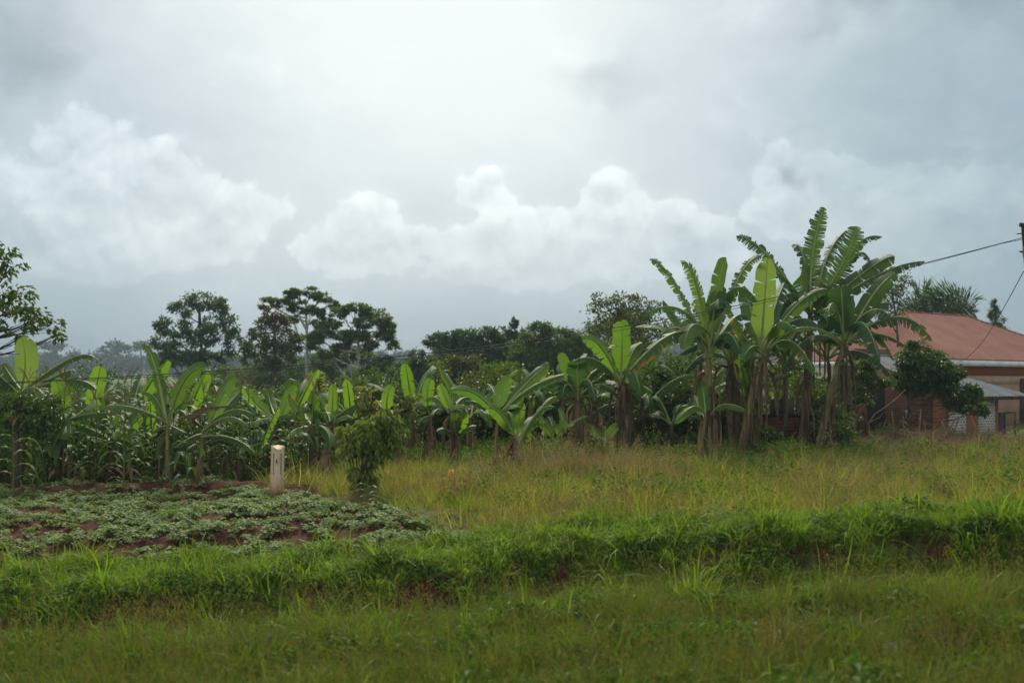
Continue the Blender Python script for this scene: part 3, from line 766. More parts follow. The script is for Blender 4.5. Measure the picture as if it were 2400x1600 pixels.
# iron lattice gate next to the shed
def build_gate():
    root = local_frame(15.98, 32.25, .3, 'lattice_gate', 'low dark iron gate with diamond lattice right of the brick shed', 'gate')
    met = solid('dark_iron', (.012, .012, .014), (.03, .024, .02), 7, .6, .4, .1); bri = solid('light_lattice_bars', (.26, .19, .12), (.18, .13, .08), 7, .6, .3)
    f = MB()
    for x in (0, .62): f.box((x, 0, -.5), (x + .05, .05, .78))
    for z in (-.35, .73): f.box((.05, .003, z), (.62, .047, z + .045))
    f.box((-.42, .01, -.5), (-.01, .04, .76))
    f.build('frame', met, root)
    l = MB()
    for i in range(-8, 9):
        for s in (1, -1):
            pts = []
            for q in np.linspace(-.31, .72, 40):
                x = .33 + s * (q * .55 + i * .11) 
                if .06 < x < .61: pts.append((x, .02 + .008 * s, q))
            if len(pts) > 2: l.tube([pts[0], pts[-1]], .008, 5)
    l.build('lattice', bri, root)
build_gate()

def build_low_wall():
    x0, Y = 6.15, 25.0
    root = thing('brick_wall', 'low weathered brick wall half hidden behind the banana stems', 'wall', (x0, Y, .35))
    br = brick_mat('weathered_brick', (.22, .07, .04), (.15, .05, .03), (.055, .045, .035), .24, .09, .012, .8)
    m = MB(); m.box((0, 0, -.3), (2.0, .24, .82)); m.build('wall', br, root)
    m = MB(); m.box((-.04, -.04, .82), (2.04, .28, .89)); m.build('coping', solid('dark_coping', (.06, .055, .045), (.03, .028, .024), 6), root)
    # boards and a grey sheet leaning on top
    m = MB(); m.box((.35, .06, .891), (.95, .10, 1.25)); m.build('sheet', solid('grey_sheet', (.15, .135, .11), (.10, .09, .075), 3), root)
    m = MB()
    for q in range(6): m.box((1.0 + q * .11, .08, .891), (1.05 + q * .11, .12, 1.22))
    m.box((.98, .125, 1.05), (1.66, .15, 1.10)); m.build('slat_panel', solid('weathered_slats', (.16, .15, .135), (.09, .08, .07), 6), root)
build_low_wall(); bpy.data.objects['brick_wall']['kind'] = 'thing'
o = thing('cement_slab', 'grey cement slab standing in the shade beside the brick wall', 'slab', (8.55, 26.0, .45))
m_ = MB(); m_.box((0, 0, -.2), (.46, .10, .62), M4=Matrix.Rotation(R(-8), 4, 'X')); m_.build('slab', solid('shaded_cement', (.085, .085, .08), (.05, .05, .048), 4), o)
m_ = MB(); m_.box((.05, -.03, .63), (.40, .09, .66), M4=Matrix.Rotation(R(-8), 4, 'X')); o['kind'] = 'thing'; m_.build('cap', solid('cement_cap', (.2, .2, .19), (.14, .14, .13), 5), o)

# ------------------------------------------------------------------ boundary stone
def build_stone():
    Y = 16.0; b = at(649, 1165, Y); b[2] = gz(b[0], Y)
    root = thing('marker_stone', 'pale square concrete marker stone with chiselled top and stacked black letters', 'marker stone', b, rz=R(45))
    root.rotation_euler = (0, R(1.2), R(45 + 4))
    m, t, out = new_mat('marker_concrete')
    tc = t.new('ShaderNodeTexCoord'); v = tc.outputs['Object']; s = t.new('ShaderNodeSeparateXYZ'); t.l.new(v, s.inputs[0])
    n = t.noise(v, 9, 7, .65); n2 = t.noise(t.v('MULTIPLY', v, (1, 1, .25)), 14, 6, .6)
    col = t.mix(t.sstep(n, .3, .7), (.74, .57, .38), (.62, .48, .32))
    col = t.mix(t.m('MULTIPLY', t.sstep(n2, .5, .72), .5), col, (.27, .23, .18))
    z = t.m('ADD', s.outputs[2], t.m('MULTIPLY', t.m('SUBTRACT', n, .5), .5))
    col = t.mix(t.m('MULTIPLY', t.sstep(z, .34, .0), .85), col, (.42, .165, .085))
    chip = t.sstep(t.noise(v, 26, 4, .6), .60, .70); col = t.mix(t.m('MULTIPLY', chip, .35), col, (.24, .20, .16))
    p = principled(t, col, .9, .15, bump(t, n2, .5, .01)); t.l.new(p.outputs[0], out.inputs[0])
    w, H = .0765, .80; c = .005
    def ring(w_, z, cc): return [(-w_ + cc, -w_, z), (w_ - cc, -w_, z), (w_, -w_ + cc, z), (w_, w_ - cc, z), (w_ - cc, w_, z), (-w_ + cc, w_, z), (-w_, w_ - cc, z), (-w_, -w_ + cc, z)]
    rings = [ring(w * 1.06, -.25, c)] + [ring(w * (1.06 - .06 * (q + .25) / (H + .2)), q, c) for q in np.linspace(0, H - .05, 9)]
    V = [v for r in rings for v in r]; n_ = len(rings); Fq = []
    for i in range(n_ - 1):
        for j in range(8): Fq.append((i * 8 + j, i * 8 + (j + 1) % 8, (i + 1) * 8 + (j + 1) % 8, (i + 1) * 8 + j))
    # chamfered top: one corner (towards the road) is cut down, the rest rises to the flat crown
    top = [(x, y, H - .05 + (.05 if not (x < 0 and y < 0) else -.02)) for x, y, _ in ring(w, 0, c)]
    k = len(V); V += top; Fq += [((n_ - 1) * 8 + j, (n_ - 1) * 8 + (j + 1) % 8, k + (j + 1) % 8, k + j) for j in range(8)]
    kc = len(V); V += [(w * .25, w * .25, H + .012)]
    Ft = [(k + j, k + (j + 1) % 8, kc) for j in range(8)]
    rng = np.random.default_rng(3); V = np.array(V); V[:, :2] *= 1 + rng.normal(0, .006, (len(V), 1))
    obj('stone', V, [np.array(Fq), np.array(Ft)], m, root)
    ink = solid('worn_black_paint', (.06, .052, .045), (.26, .21, .16), 60, .9, .1, 0, lo=.42, hi=.66)
    def letters(word, rot, loc, size, gap):
        mb = MB(); dg = bpy.context.evaluated_depsgraph_get()
        for i, ch in enumerate(word):
            cu = bpy.data.curves.new('letter', 'FONT'); cu.body = ch; cu.size = size; cu.extrude = .0012; cu.align_x = 'CENTER'; cu.offset = .0016
            to = bpy.data.objects.new('letter', cu); COL.objects.link(to); dg.update()
            me = to.evaluated_get(dg).to_mesh(); vs = np.array([v.co for v in me.vertices]); vs[:, 1] -= i * gap
            for pl in me.polygons:
                mb.add(vs[list(pl.vertices)], [tuple(range(len(pl.vertices)))] if len(pl.vertices) in (3, 4) else [(0, q, q + 1) for q in range(1, len(pl.vertices) - 1)])
            to.evaluated_get(dg).to_mesh_clear(); bpy.data.objects.remove(to)
        o = mb.build('lettering', ink, root); o.rotation_euler = rot; o.location = loc
    letters('RESERVE', (R(90), 0, 0), (.012, -w - .0035, H - .16), .054, .050)
    letters('RESERVE', (R(90), 0, R(-90)), (-w - .0035, -.008, H - .16), .054, .050)
    e = MB(); e.box((-.006, -.006, .52), (.008, .008, .59)); o = e.build('edge_mark', ink, root); o.location = (-w + .002, -w + .002, 0)
build_stone()

# ------------------------------------------------------------------ pole and wires
def build_pole():
    Y = 20.0
    b = at(2452, 1060, Y); b[2] = gz(b[0], Y); tp = at(2401, 530, Y)
    root = thing('utility_pole', 'leaning weathered wooden utility pole at the right edge of the field', 'utility pole', b)
    m = MB(); pth = [b - np.array([0, 0, .3])] + [b + (tp - b) * q for q in np.linspace(.05, 1, 8)]
    m.tube(pth, np.linspace(.11, .062, 9), 12, wob=.03); m.build('pole', solid('grey_pole_wood', (.07, .065, .055), (.035, .03, .026), 5, .9, .1, .5, (1, 1, .1)), root, True, b)
    m = MB(); m.tube([tp + np.array([-.09, 0, .03]), tp + np.array([.12, 0, .0])], .045, 8); m.build('cap_plate', M['bark'], root, False, b)
    m = MB(); q = at(2396, 590, Y); m.tube([q + np.array([-.06, -.02, 0]), q + np.array([.1, .02, 0])], .02, 8); m.tube([q + np.array([-.01, -.07, -.1]), q + np.array([-.01, -.07, .1])], .022, 8); m.build('insulator', solid('insulator_glaze', (.20, .12, .09), (.3, .22, .18), 6, .3, .5, 0), root, False, b)
    m = MB(); q = at(2394, 548, Y); m.tube([q + np.array([-.09, 0, 0]), q + np.array([.08, 0, .01])], .012, 6); m.build('bracket', M['bark'], root, False, b)
    wm = solid('black_cable', (.022, .022, .024), (.03, .03, .03), 5, .5, .3, 0)
    pts = [(2398, 557), (2164, 617), (1960, 665), (1781, 705), (1577, 746), (1370, 780), (1173, 806), (918, 834), (561, 867), (0, 897)]
    yy = np.array([Y - .3 - 2.7 * (2398 - p[0]) / 2398 for p in pts])
    xyz = np.array([at(p[0], p[1], y) for p, y in zip(pts, yy)])
    cz = np.polyfit(xyz[:, 0], xyz[:, 2], 4); x = np.linspace(xyz[0, 0], -9.5, 60)
    line = np.stack([x, np.interp(-x, -xyz[:, 0], yy), np.polyval(cz, x)], 1); line[0] = xyz[0]
    ex = np.linspace(-10, -40, 20); sl = (line[-1, 2] - line[-4, 2]) / (line[-1, 0] - line[-4, 0])
    ext = np.stack([ex, line[-1, 1] + (ex + 9.5) * .12, line[-1, 2] + sl * (ex + 9.5) + .012 * (ex + 9.5) ** 2], 1)
    line = np.concatenate([line, ext])
    mw = MB(); mw.tube(line, .0085, 6, cap=True)
    tag(mw.build('overhead_cable', wm, None, True), 'long sagging black cable from the pole across the whole plot', 'cable', 'overhead cables')
    l2 = line + np.array([0, .25, 0]); l2[:, 2] -= .055 * np.sin(np.clip((10.2 - l2[:, 0]) / 20, 0, 1) * 3.1416); l2[0] = line[0] + np.array([0, .05, -.03])
    mw = MB(); mw.tube(l2, .006, 6)
    tag(mw.build('overhead_cable', wm, None, True), 'thinner cable hanging just below the long black cable', 'cable', 'overhead cables')
    a = at(2399, 636, Y); h = at(2249, 848, 37.6); s = np.linspace(0, 1, 24)[:, None]
    sv = a * (1 - s) + h * s; sv[:, 2] -= .35 * np.sin(s[:, 0] * 3.1416)
    mw = MB(); mw.tube(sv, .009, 6); tag(mw.build('service_cable', wm, None, True), 'service cable dropping from the leaning pole to the house eave', 'cable')
build_pole()

# ------------------------------------------------------------------ trees
def LZ(i, lobes, k=1.0, kv=1.0):
    return [(*P(i, l[0], l[1]), l[2] / 3.92 * k, (l[3] if len(l) > 3 else l[2]) / 3.92 * k * kv) for l in lobes]
tree('broadleaf_tree', 'bluish green open crowned tree standing tallest at the far left', 'tree', 66, (468, 880), P(1, 1832, 640),
     LZ(1, [(1850, 610, 120, 75), (1660, 700, 85, 75), (2000, 680, 80, 90), (1510, 840, 70, 70), (1660, 860, 110, 80), (1900, 800, 70, 50), (1930, 940, 90, 90), (2120, 850, 80, 80), (2130, 1000, 75, 90), (1480, 990, 70, 50), (1600, 1060, 120, 90), (1790, 1040, 90, 90), (2040, 1110, 60, 50), (1560, 1150, 100, 60), (1760, 1160, 110, 70), (1900, 1130, 70, 60)]),
     .34, M['lf_blue'], seed=11, clump=.27, per=1.15, r0=.17)
tree('umbrella_tree', 'flat topped pale trunked tree with the highest spreading crown', 'tree', 62, (717, 930), P(2, 850, 400),
     LZ(2, [(520, 440, 80, 50), (620, 425, 90, 45), (740, 410, 90, 60), (740, 335, 80, 35), (900, 340, 90, 45), (1020, 390, 90, 50), (1090, 445, 60, 55), (900, 520, 90, 55), (960, 590, 70, 50), (760, 480, 60, 35), (1000, 520, 45, 30), (740, 590, 50, 35), (900, 830, 60, 40)], 1.0, .85),
     .25, M['lf_canopy'], 'bark_pale', seed=12, clump=.22, per=1.8, r0=.17, fork=.55, droop=.05)
tree('umbrella_tree', 'flat topped pale trunked tree with layered crown right of the highest one', 'tree', 60, P(2, 1358, 1250), P(2, 1315, 600),
     LZ(2, [(1160, 520, 80, 55), (1290, 475, 90, 45), (1420, 520, 100, 55), (1540, 590, 90, 60), (1620, 660, 60, 60), (1560, 720, 80, 50), (1640, 800, 60, 55), (1400, 610, 90, 50), (1090, 620, 60, 50), (990, 690, 90, 50), (950, 740, 70, 35), (1200, 735, 90, 50), (1330, 750, 110, 70), (1440, 800, 60, 60), (1190, 860, 90, 60), (1070, 900, 80, 50), (1500, 1020, 110, 50), (1580, 970, 60, 50), (1430, 940, 80, 50), (1420, 1060, 60, 40), (940, 790, 60, 50)], 1.05, .92),
     .25, M['lf_canopy'], 'bark_pale', seed=13, clump=.23, per=2.0, r0=.17, fork=.5, droop=.05)
tree('slender_tree', 'thin bare pale trunk standing left of the layered flat topped tree', 'tree', 64, P(2, 1275, 1380), P(2, 1265, 930),
     LZ(2, [(1200, 930, 110, 60), (1330, 900, 100, 55), (1110, 980, 80, 60), (1250, 880, 80, 40)]), .3, M['lf_dark'], 'bark_pale', seed=14, r0=.10)
tree('flame_leaved_tree', 'bushy tree with a rusty red leaved tip beside the highest crown', 'tree', 56, (628, 930), P(2, 540, 520),
     LZ(2, [(480, 620, 70, 60), (600, 610, 80, 60), (420, 720, 70, 60), (560, 740, 90, 80), (700, 760, 90, 70), (370, 840, 70, 60), (520, 880, 110, 90), (690, 870, 90, 70), (340, 940, 70, 50), (770, 800, 60, 60), (450, 980, 110, 60), (640, 980, 110, 60)]),
     .27, M['lf_olive'], seed=15, per=1.0, r0=.14)
_t = [o for o in bpy.data.objects if o.name.startswith('flame_leaved_tree')][0]
V_, F_, T_, _c = crown([(at(*P(2, x, y), 56), np.array([r / 3.92 * 56 / F] * 3)) for x, y, r in ((530, 520, 65), (620, 540, 55), (470, 560, 45), (660, 640, 50), (560, 600, 60))], .24, np.random.default_rng(5), .55)
obj('crown', V_ - np.array(_t.location), F_, M['lf_red'], _t, None, {'tint': T_})['label'] = 'rusty red leafy tip'
EG = 'dark bushy trees behind the banana plants'
tree('bushy_tree', 'dark bushy tree under the rusty leaved one, far left of the pale trunks', 'tree', 76, (625, 960), P(2, 420, 1100),
     LZ(2, [(260, 1130, 90, 70), (380, 1080, 110, 80), (520, 1060, 110, 80), (650, 1090, 100, 80), (330, 1220, 110, 90), (480, 1200, 130, 110), (640, 1210, 120, 110), (760, 1000, 80, 70), (790, 1120, 80, 90)]), .24, M['lf_dark'], seed=16, group=EG)
tree('bushy_tree', 'dark bushy tree filling the gap between the two pale trunks', 'tree', 78, P(2, 1120, 1400), P(2, 1100, 1000),
     LZ(2, [(950, 950, 90, 60), (1060, 930, 100, 70), (1150, 1010, 110, 90), (950, 1070, 100, 90), (1080, 1130, 120, 110), (1230, 1130, 110, 100), (1180, 1270, 130, 110), (1010, 1270, 110, 110), (1300, 1240, 90, 100), (1330, 1100, 70, 60)]), .25, M['lf_dark'], seed=17, group=EG)
tree('bushy_tree', 'low dark bushy tree right of the hazy gap in the trees', 'tree', 52, P(2, 1850, 1400), P(2, 1850, 1000),
     LZ(2, [(1870, 920, 60, 50), (1800, 990, 90, 60), (1930, 990, 90, 60), (1720, 1060, 80, 60), (1850, 1080, 120, 80), (1990, 1060, 80, 70), (1640, 1150, 90, 60), (1780, 1180, 130, 80), (1930, 1180, 110, 90), (1700, 1280, 120, 80), (1880, 1290, 130, 90)]), .27, M['lf_blue'], seed=18, group=EG, per=1.2)
tree('spreading_tree', 'feathery dark tree with an upswept spray at its right tip', 'tree', 56, P(3, 470, 950), P(3, 480, 600),
     LZ(3, [(40, 590, 60, 25), (110, 560, 70, 50), (220, 550, 90, 60), (320, 560, 80, 70), (420, 540, 70, 60), (520, 530, 90, 80), (620, 520, 80, 70), (700, 520, 60, 50), (760, 480, 40, 55), (800, 430, 25, 45), (790, 520, 40, 35), (180, 660, 110, 70), (320, 680, 110, 70), (480, 660, 120, 80), (640, 640, 80, 60), (520, 770, 110, 70), (690, 680, 60, 40)]), .26, M['lf_blue'], seed=19, per=1.0, clump=.24)
tree('bushy_tree', 'olive green bushy tree under the feathery tree, beside the yellow leaved shrub', 'tree', 46, P(3, 330, 1050), P(3, 340, 850),
     LZ(3, [(280, 770, 90, 60), (400, 790, 100, 70), (240, 870, 90, 80), (360, 880, 120, 90), (480, 900, 90, 80), (300, 960, 120, 70), (440, 980, 110, 70)]), .2, M['lf_olive'], seed=20, group=EG)
tree('bushy_tree', 'bright leaved rounded bushy tree below the feathery tree', 'tree', 44, P(3, 660, 1050), P(3, 660, 850),
     LZ(3, [(600, 850, 70, 50), (690, 830, 80, 50), (740, 880, 60, 50), (640, 910, 100, 70), (730, 940, 80, 60), (590, 960, 90, 60)]), .2, M['lf_bright'], seed=21, group=EG, per=.8)
tree('bushy_tree', 'broad rounded dark tree left of the sparse leaved tall tree', 'tree', 58, P(3, 1200, 1000), P(3, 1200, 600),
     LZ(3, [(950, 520, 70, 60), (1040, 470, 80, 50), (1120, 500, 80, 60), (1230, 520, 100, 55), (1340, 550, 90, 55), (1430, 600, 70, 60), (900, 620, 90, 80), (1020, 620, 110, 80), (1180, 630, 130, 90), (1340, 660, 120, 80), (830, 720, 80, 70), (960, 740, 120, 80), (1120, 740, 120, 80), (1300, 760, 130, 70), (1450, 700, 80, 70), (860, 810, 100, 70), (1020, 830, 110, 60)]), .26, M['lf_mid'], seed=22, group=EG, per=1.1)
tree('sparse_tree', 'tall sparse tree whose separate leaves show against the sky', 'tree', 44, P(3, 1740, 900), P(3, 1750, 280),
     LZ(3, [(1600, 200, 60, 50), (1720, 190, 90, 50), (1820, 230, 90, 60), (1940, 230, 70, 50), (1600, 300, 80, 70), (1720, 320, 110, 80), (1860, 340, 110, 80), (1990, 310, 80, 60), (2080, 250, 50, 40), (1560, 420, 80, 60), (1690, 440, 120, 80), (1850, 460, 120, 80), (2010, 430, 90, 70), (2130, 420, 90, 70), (1520, 510, 70, 40), (1700, 560, 120, 60), (1900, 560, 120, 60), (2080, 520, 100, 60), (2250, 460, 100, 60), (2350, 420, 90, 60)]),
     .21, M['lf_olive'], seed=23, per=.59, clump=.36, wid=.62)
tree('sparse_tree', 'sparse small leaved tree showing behind the tallest banana plant', 'tree', 40, (2085, 850), (2090, 680),
     [(2060, 655, 22, 18), (2095, 665, 25, 22), (2120, 660, 16, 16), (2075, 690, 26, 22), (2110, 695, 24, 20), (2050, 700, 25, 20), (2090, 725, 34, 20), (2040, 640, 16, 14)], .16, M['lf_olive'], seed=24, per=.5, clump=.34, wid=.6, r0=.08)
tree('conifer_tree', 'small dark pointed conifer behind the right end of the red roof', 'tree', 60, (2335, 860), (2331, 706),
     [(2331, 716, 6, 12), (2330, 735, 11, 12), (2333, 752, 15, 12), (2330, 768, 19, 11), (2334, 784, 23, 12), (2338, 800, 27, 12), (2330, 815, 26, 12)], .22, M['lf_dark'], seed=25, per=1.3, deep=.3, wid=.35, droop=.5)
tree('bushy_tree', 'dark bushy tree filling the space behind the leftmost tall banana stems', 'tree', 34, (1590, 1000), (1590, 850),
     [(1520, 870, 30, 25), (1560, 850, 34, 25), (1605, 845, 34, 28), (1650, 860, 34, 30), (1700, 850, 34, 28), (1540, 905, 38, 28), (1590, 900, 42, 30), (1640, 905, 38, 30), (1690, 895, 36, 30), (1740, 870, 30, 26), (1480, 880, 28, 24)], .15, M['lf_dark'], seed=26, group=EG)
tree('overhanging_tree', 'large leaved tree reaching into view at the left edge', 'tree', 21, (-110, 1140), (-60, 700),
     [(12, 600, 26, 22), (30, 625, 22, 18), (-10, 620, 40, 36), (8, 690, 20, 14), (40, 690, 26, 20), (75, 715, 22, 18), (30, 725, 26, 18), (95, 745, 26, 18), (120, 765, 20, 20), (70, 755, 24, 20), (8, 755, 26, 20), (60, 785, 18, 12), (130, 785, 12, 12), (-40, 690, 60, 50), (-60, 780, 60, 40), (-50, 600, 50, 50)], .145, M['lf_mid'], seed=27, per=.42, clump=.3, wid=.55, droop=.55, r0=.085, fork=.4, ext=1)

def build_palm():
    Y = 50; b = at(2200, 900, Y); b[2] = gz(b[0], Y); c = at(2195, 748, Y)
    root = thing('oil_palm', 'feathery oil palm rising behind the ridge of the red roof', 'palm', b); rng = np.random.default_rng(4)
    m = MB(); m.tube(limb(b, c, 8, 0, rng), np.linspace(.28, .22, 8), 10, wob=.12); m.build('trunk', M['bark'], root, True, b)
    for tx, ty, mx, my in ((2143, 672, 2160, 715), (2165, 668, 2172, 710), (2190, 680, 2190, 715), (2225, 668, 2205, 705), (2240, 672, 2215, 712), (2262, 690, 2225, 715), (2296, 700, 2245, 718), (2128, 705, 2160, 725), (2285, 735, 2240, 735), (2110, 735, 2150, 732), (2180, 676, 2180, 712), (2250, 750, 2230, 735), (2140, 760, 2165, 740)):
        p0 = c; p2 = at(tx, ty, Y + rng.uniform(-1.6, 1.6)); p1 = at(mx, my, Y + rng.uniform(-.5, .5)); n = 40
        t = np.linspace(0, 1, n)[:, None]; C = 2 * p1 - .5 * (p0 + p2); pts = (1 - t) ** 2 * p0 + 2 * t * (1 - t) * C + t * t * p2
        T = unit(np.gradient(pts, axis=0)); S = unit(np.cross(T, np.array([.3, -1, .4])))
        mb = MB(); mb.tube(pts[::4], np.linspace(.03, .008, len(pts[::4])), 5)
        for sd in (1, -1):
            for _ in range(1):
                k = np.arange(6, n); d = unit(S[k] * sd + T[k] * .6 + rng.normal(0, .1, (len(k), 3)) + np.array([0, 0, -.25]))
                l = .85 * np.sin(np.linspace(.35, 2.9, len(k))) + .15
                V, Fc = leaf_cards(pts[k], d, l, .055, rng, .1, .1); mb.add(V, Fc, np.repeat(rng.uniform(0, 1, len(k)), 4))
        mb.build('frond', M['lf_blue'], root, False, b)
build_palm()

for i, (px, py, w, h, Y_, mt, lb) in enumerate(((900, 905, 42, 34, 90, 'lf_blue', 'low hazy bushy tree in the gap right of the flat topped trees'), (1075, 850, 70, 60, 66, 'lf_dark', 'dark bushy tree closing the view behind the feathery tree'), (1175, 835, 70, 70, 70, 'lf_mid', 'green bushy tree between the feathery tree and the broad rounded one'), (1310, 830, 80, 75, 72, 'lf_dark', 'dark bushy tree behind the broad rounded one'), (1400, 830, 70, 70, 60, 'lf_mid', 'green bushy tree behind the broad upright banana leaf'), (1480, 840, 70, 65, 56, 'lf_dark', 'dark bushy tree under the sparse tall tree'), (560, 890, 60, 45, 84, 'lf_dark', 'low dark bushy tree right of the bluish open crowned one'), (1830, 880, 60, 50, 36, 'lf_dark', 'dark bushy tree before the left end of the red roof'), (1255, 800, 75, 62, 74, 'lf_mid', 'tall green bushy tree topping the broad rounded one'), (1440, 790, 85, 70, 62, 'lf_mid', 'full leafy tree wrapped round the foot of the sparse tall tree'), (1085, 815, 75, 60, 74, 'lf_blue', 'bluish bushy tree seen over the feathery tree'), (980, 860, 55, 45, 80, 'lf_blue', 'bluish bushy tree beyond the low dark one at the hazy gap'))):
    rg = np.random.default_rng(600 + i)
    tree('bushy_tree', lb, 'tree', Y_, (px, 960), (px, py), [(px + rg.uniform(-.7, .7) * w, py + rg.uniform(-.55, .8) * h, w * rg.uniform(.32, .5), h * rg.uniform(.26, .4)) for q in range(9)], .16 * Y_ / 40, M[mt], seed=600 + i, group=EG)

# ------------------------------------------------------------------ shrubs with a look of their own
def custom_shrub(name, label, Y, foot, lobes, leaf, mat, seed, cat='shrub', **kw):
    return tree(name, label, cat, Y, foot, (foot[0], lobes[0][1]), lobes, leaf, M[mat], seed=seed, r0=kw.pop('r0', .05), **kw)
custom_shrub('coffee_shrub', 'leaning shrub of hanging glossy leaves on a narrow foot', 15.9, (842, 1132),
     LZ(8, [(1170, 1080, 70, 80), (1150, 960, 80, 80), (1180, 850, 110, 80), (1130, 720, 110, 80), (1270, 700, 130, 90), (1380, 660, 90, 100), (1250, 590, 130, 70), (1400, 560, 80, 70), (1180, 1000, 80, 70), (1330, 780, 90, 60), (1120, 640, 90, 60), (1220, 1060, 60, 60), (1290, 500, 100, 60), (1450, 640, 80, 80), (1040, 740, 70, 70), (1420, 760, 70, 60), (1060, 620, 70, 60), (1440, 470, 70, 60)], 1.12),
       .15, 'lf_coffee', 31, per=.75, clump=.3, wid=.42, droop=1.1, deep=.5, r0=.04)
custom_shrub('yellow_leaved_shrub', 'tall yellow green shrub behind the banana leaf with a yellow edge', 25, (742, 1050), LZ(8, [(750, 110, 50, 40), (760, 190, 65, 45), (750, 270, 70, 45), (790, 350, 70, 50), (760, 420, 70, 50)]), .13, 'lf_yellow', 32, per=.55, deep=.4)
custom_shrub('yellow_leaved_shrub', 'yellow leaved shrub against the dark low tree right of the hazy gap', 27, (1018, 1040), LZ(8, [(1880, 30, 50, 40), (1900, 100, 60, 50), (1880, 170, 55, 50), (1930, 220, 50, 50)]), .14, 'lf_yellow', 33, per=.5, deep=.4)
custom_shrub('yellow_leaved_shrub', 'yellow green shrub above the leaning glossy leaved shrub', 21, (875, 1060), LZ(8, [(1200, 260, 60, 40), (1180, 330, 80, 45), (1220, 400, 80, 50), (1250, 470, 90, 50), (1170, 450, 60, 45), (1300, 400, 50, 50)]), .12, 'lf_yellow', 34, per=.55, deep=.4)
custom_shrub('yellow_leaved_shrub', 'arching yellow tipped shrub right of the leaning glossy leaved shrub', 22, (935, 1060), LZ(8, [(1640, 310, 50, 35), (1590, 360, 60, 40), (1530, 410, 65, 45), (1500, 470, 70, 50), (1570, 450, 50, 45), (1460, 540, 80, 60)]), .12, 'lf_yellow', 35, per=.55, deep=.4)
custom_shrub('dark_bush', 'dense dark green bush on thin stems at the left edge of the plot', 17.2, (40, 1150),
     LZ(7, [(60, 350, 110, 70), (220, 330, 130, 70), (380, 360, 110, 70), (480, 440, 90, 80), (100, 470, 130, 90), (280, 470, 130, 90), (430, 540, 90, 70), (60, 580, 110, 70), (220, 590, 120, 60), (-100, 440, 150, 140)]), .085, 'lf_dark', 36, per=1.1, droop=.7, wid=.45, r0=.05)
custom_shrub('pale_seeded_shrub', 'drooping pale green plume among the maize near the left edge', 17.4, (226, 1130), LZ(7, [(930, 760, 40, 60), (915, 850, 45, 60), (905, 930, 38, 60), (890, 1000, 25, 50)]), .07, 'lf_olive', 37, per=.8, deep=.3, droop=.8, r0=.015)
custom_shrub('bright_shrub', 'soft bright green shrub behind the left banana plants', 26, (480, 1060), LZ(1, [(1900, 1340, 80, 60), (1850, 1420, 100, 70), (1960, 1420, 90, 70), (1900, 1500, 110, 60)]), .11, 'lf_mid', 38, per=.8)
custom_shrub('cassava_bush', 'big dark leafy cassava bush in front of the brick shed', 27.5, (2120, 1030),
     LZ(6, [(960, 690, 90, 60), (1100, 740, 90, 60), (860, 780, 90, 60), (1000, 800, 120, 70), (1180, 790, 80, 60), (1260, 860, 80, 60), (830, 880, 90, 70), (960, 920, 120, 70), (1120, 900, 130, 80), (1260, 960, 90, 70), (1340, 920, 60, 60), (1040, 1010, 120, 60), (1350, 1040, 80, 50), (1430, 1080, 80, 50), (1480, 1040, 50, 40), (1330, 1150, 60, 50), (1560, 1210, 50, 45), (1420, 1190, 50, 40), (900, 990, 80, 50), (960, 620, 50, 35), (1200, 1000, 130, 70), (1100, 820, 150, 90)], 1.12), .15, 'lf_dark', 39, per=1.9, droop=.7, wid=.36, clump=.27)
custom_shrub('wall_shrub', 'bright green leafy shrub against the dark end wall of the shed', 27.0, (1995, 1030),
     LZ(6, [(330, 800, 70, 40), (440, 790, 80, 45), (560, 800, 60, 40), (300, 900, 60, 60), (430, 900, 90, 60), (560, 860, 70, 50), (250, 1010, 60, 60), (380, 1000, 80, 60), (600, 960, 70, 40), (680, 960, 50, 40), (280, 1080, 60, 50), (420, 1100, 60, 50), (540, 1100, 50, 50), (520, 1020, 60, 50)]), .13, 'lf_mid', 40, per=1.3, droop=.5, wid=.42)
custom_shrub('round_shrub', 'dense dark rounded shrub left of the tall banana clump', 25, (1560, 1040),
     LZ(5, [(200, 560, 90, 60), (300, 540, 90, 60), (130, 660, 80, 60), (240, 660, 120, 80), (370, 650, 90, 80), (430, 740, 80, 70), (180, 760, 110, 70), (320, 770, 110, 60)]), .10, 'lf_dark', 41, per=1.0, wid=.5)

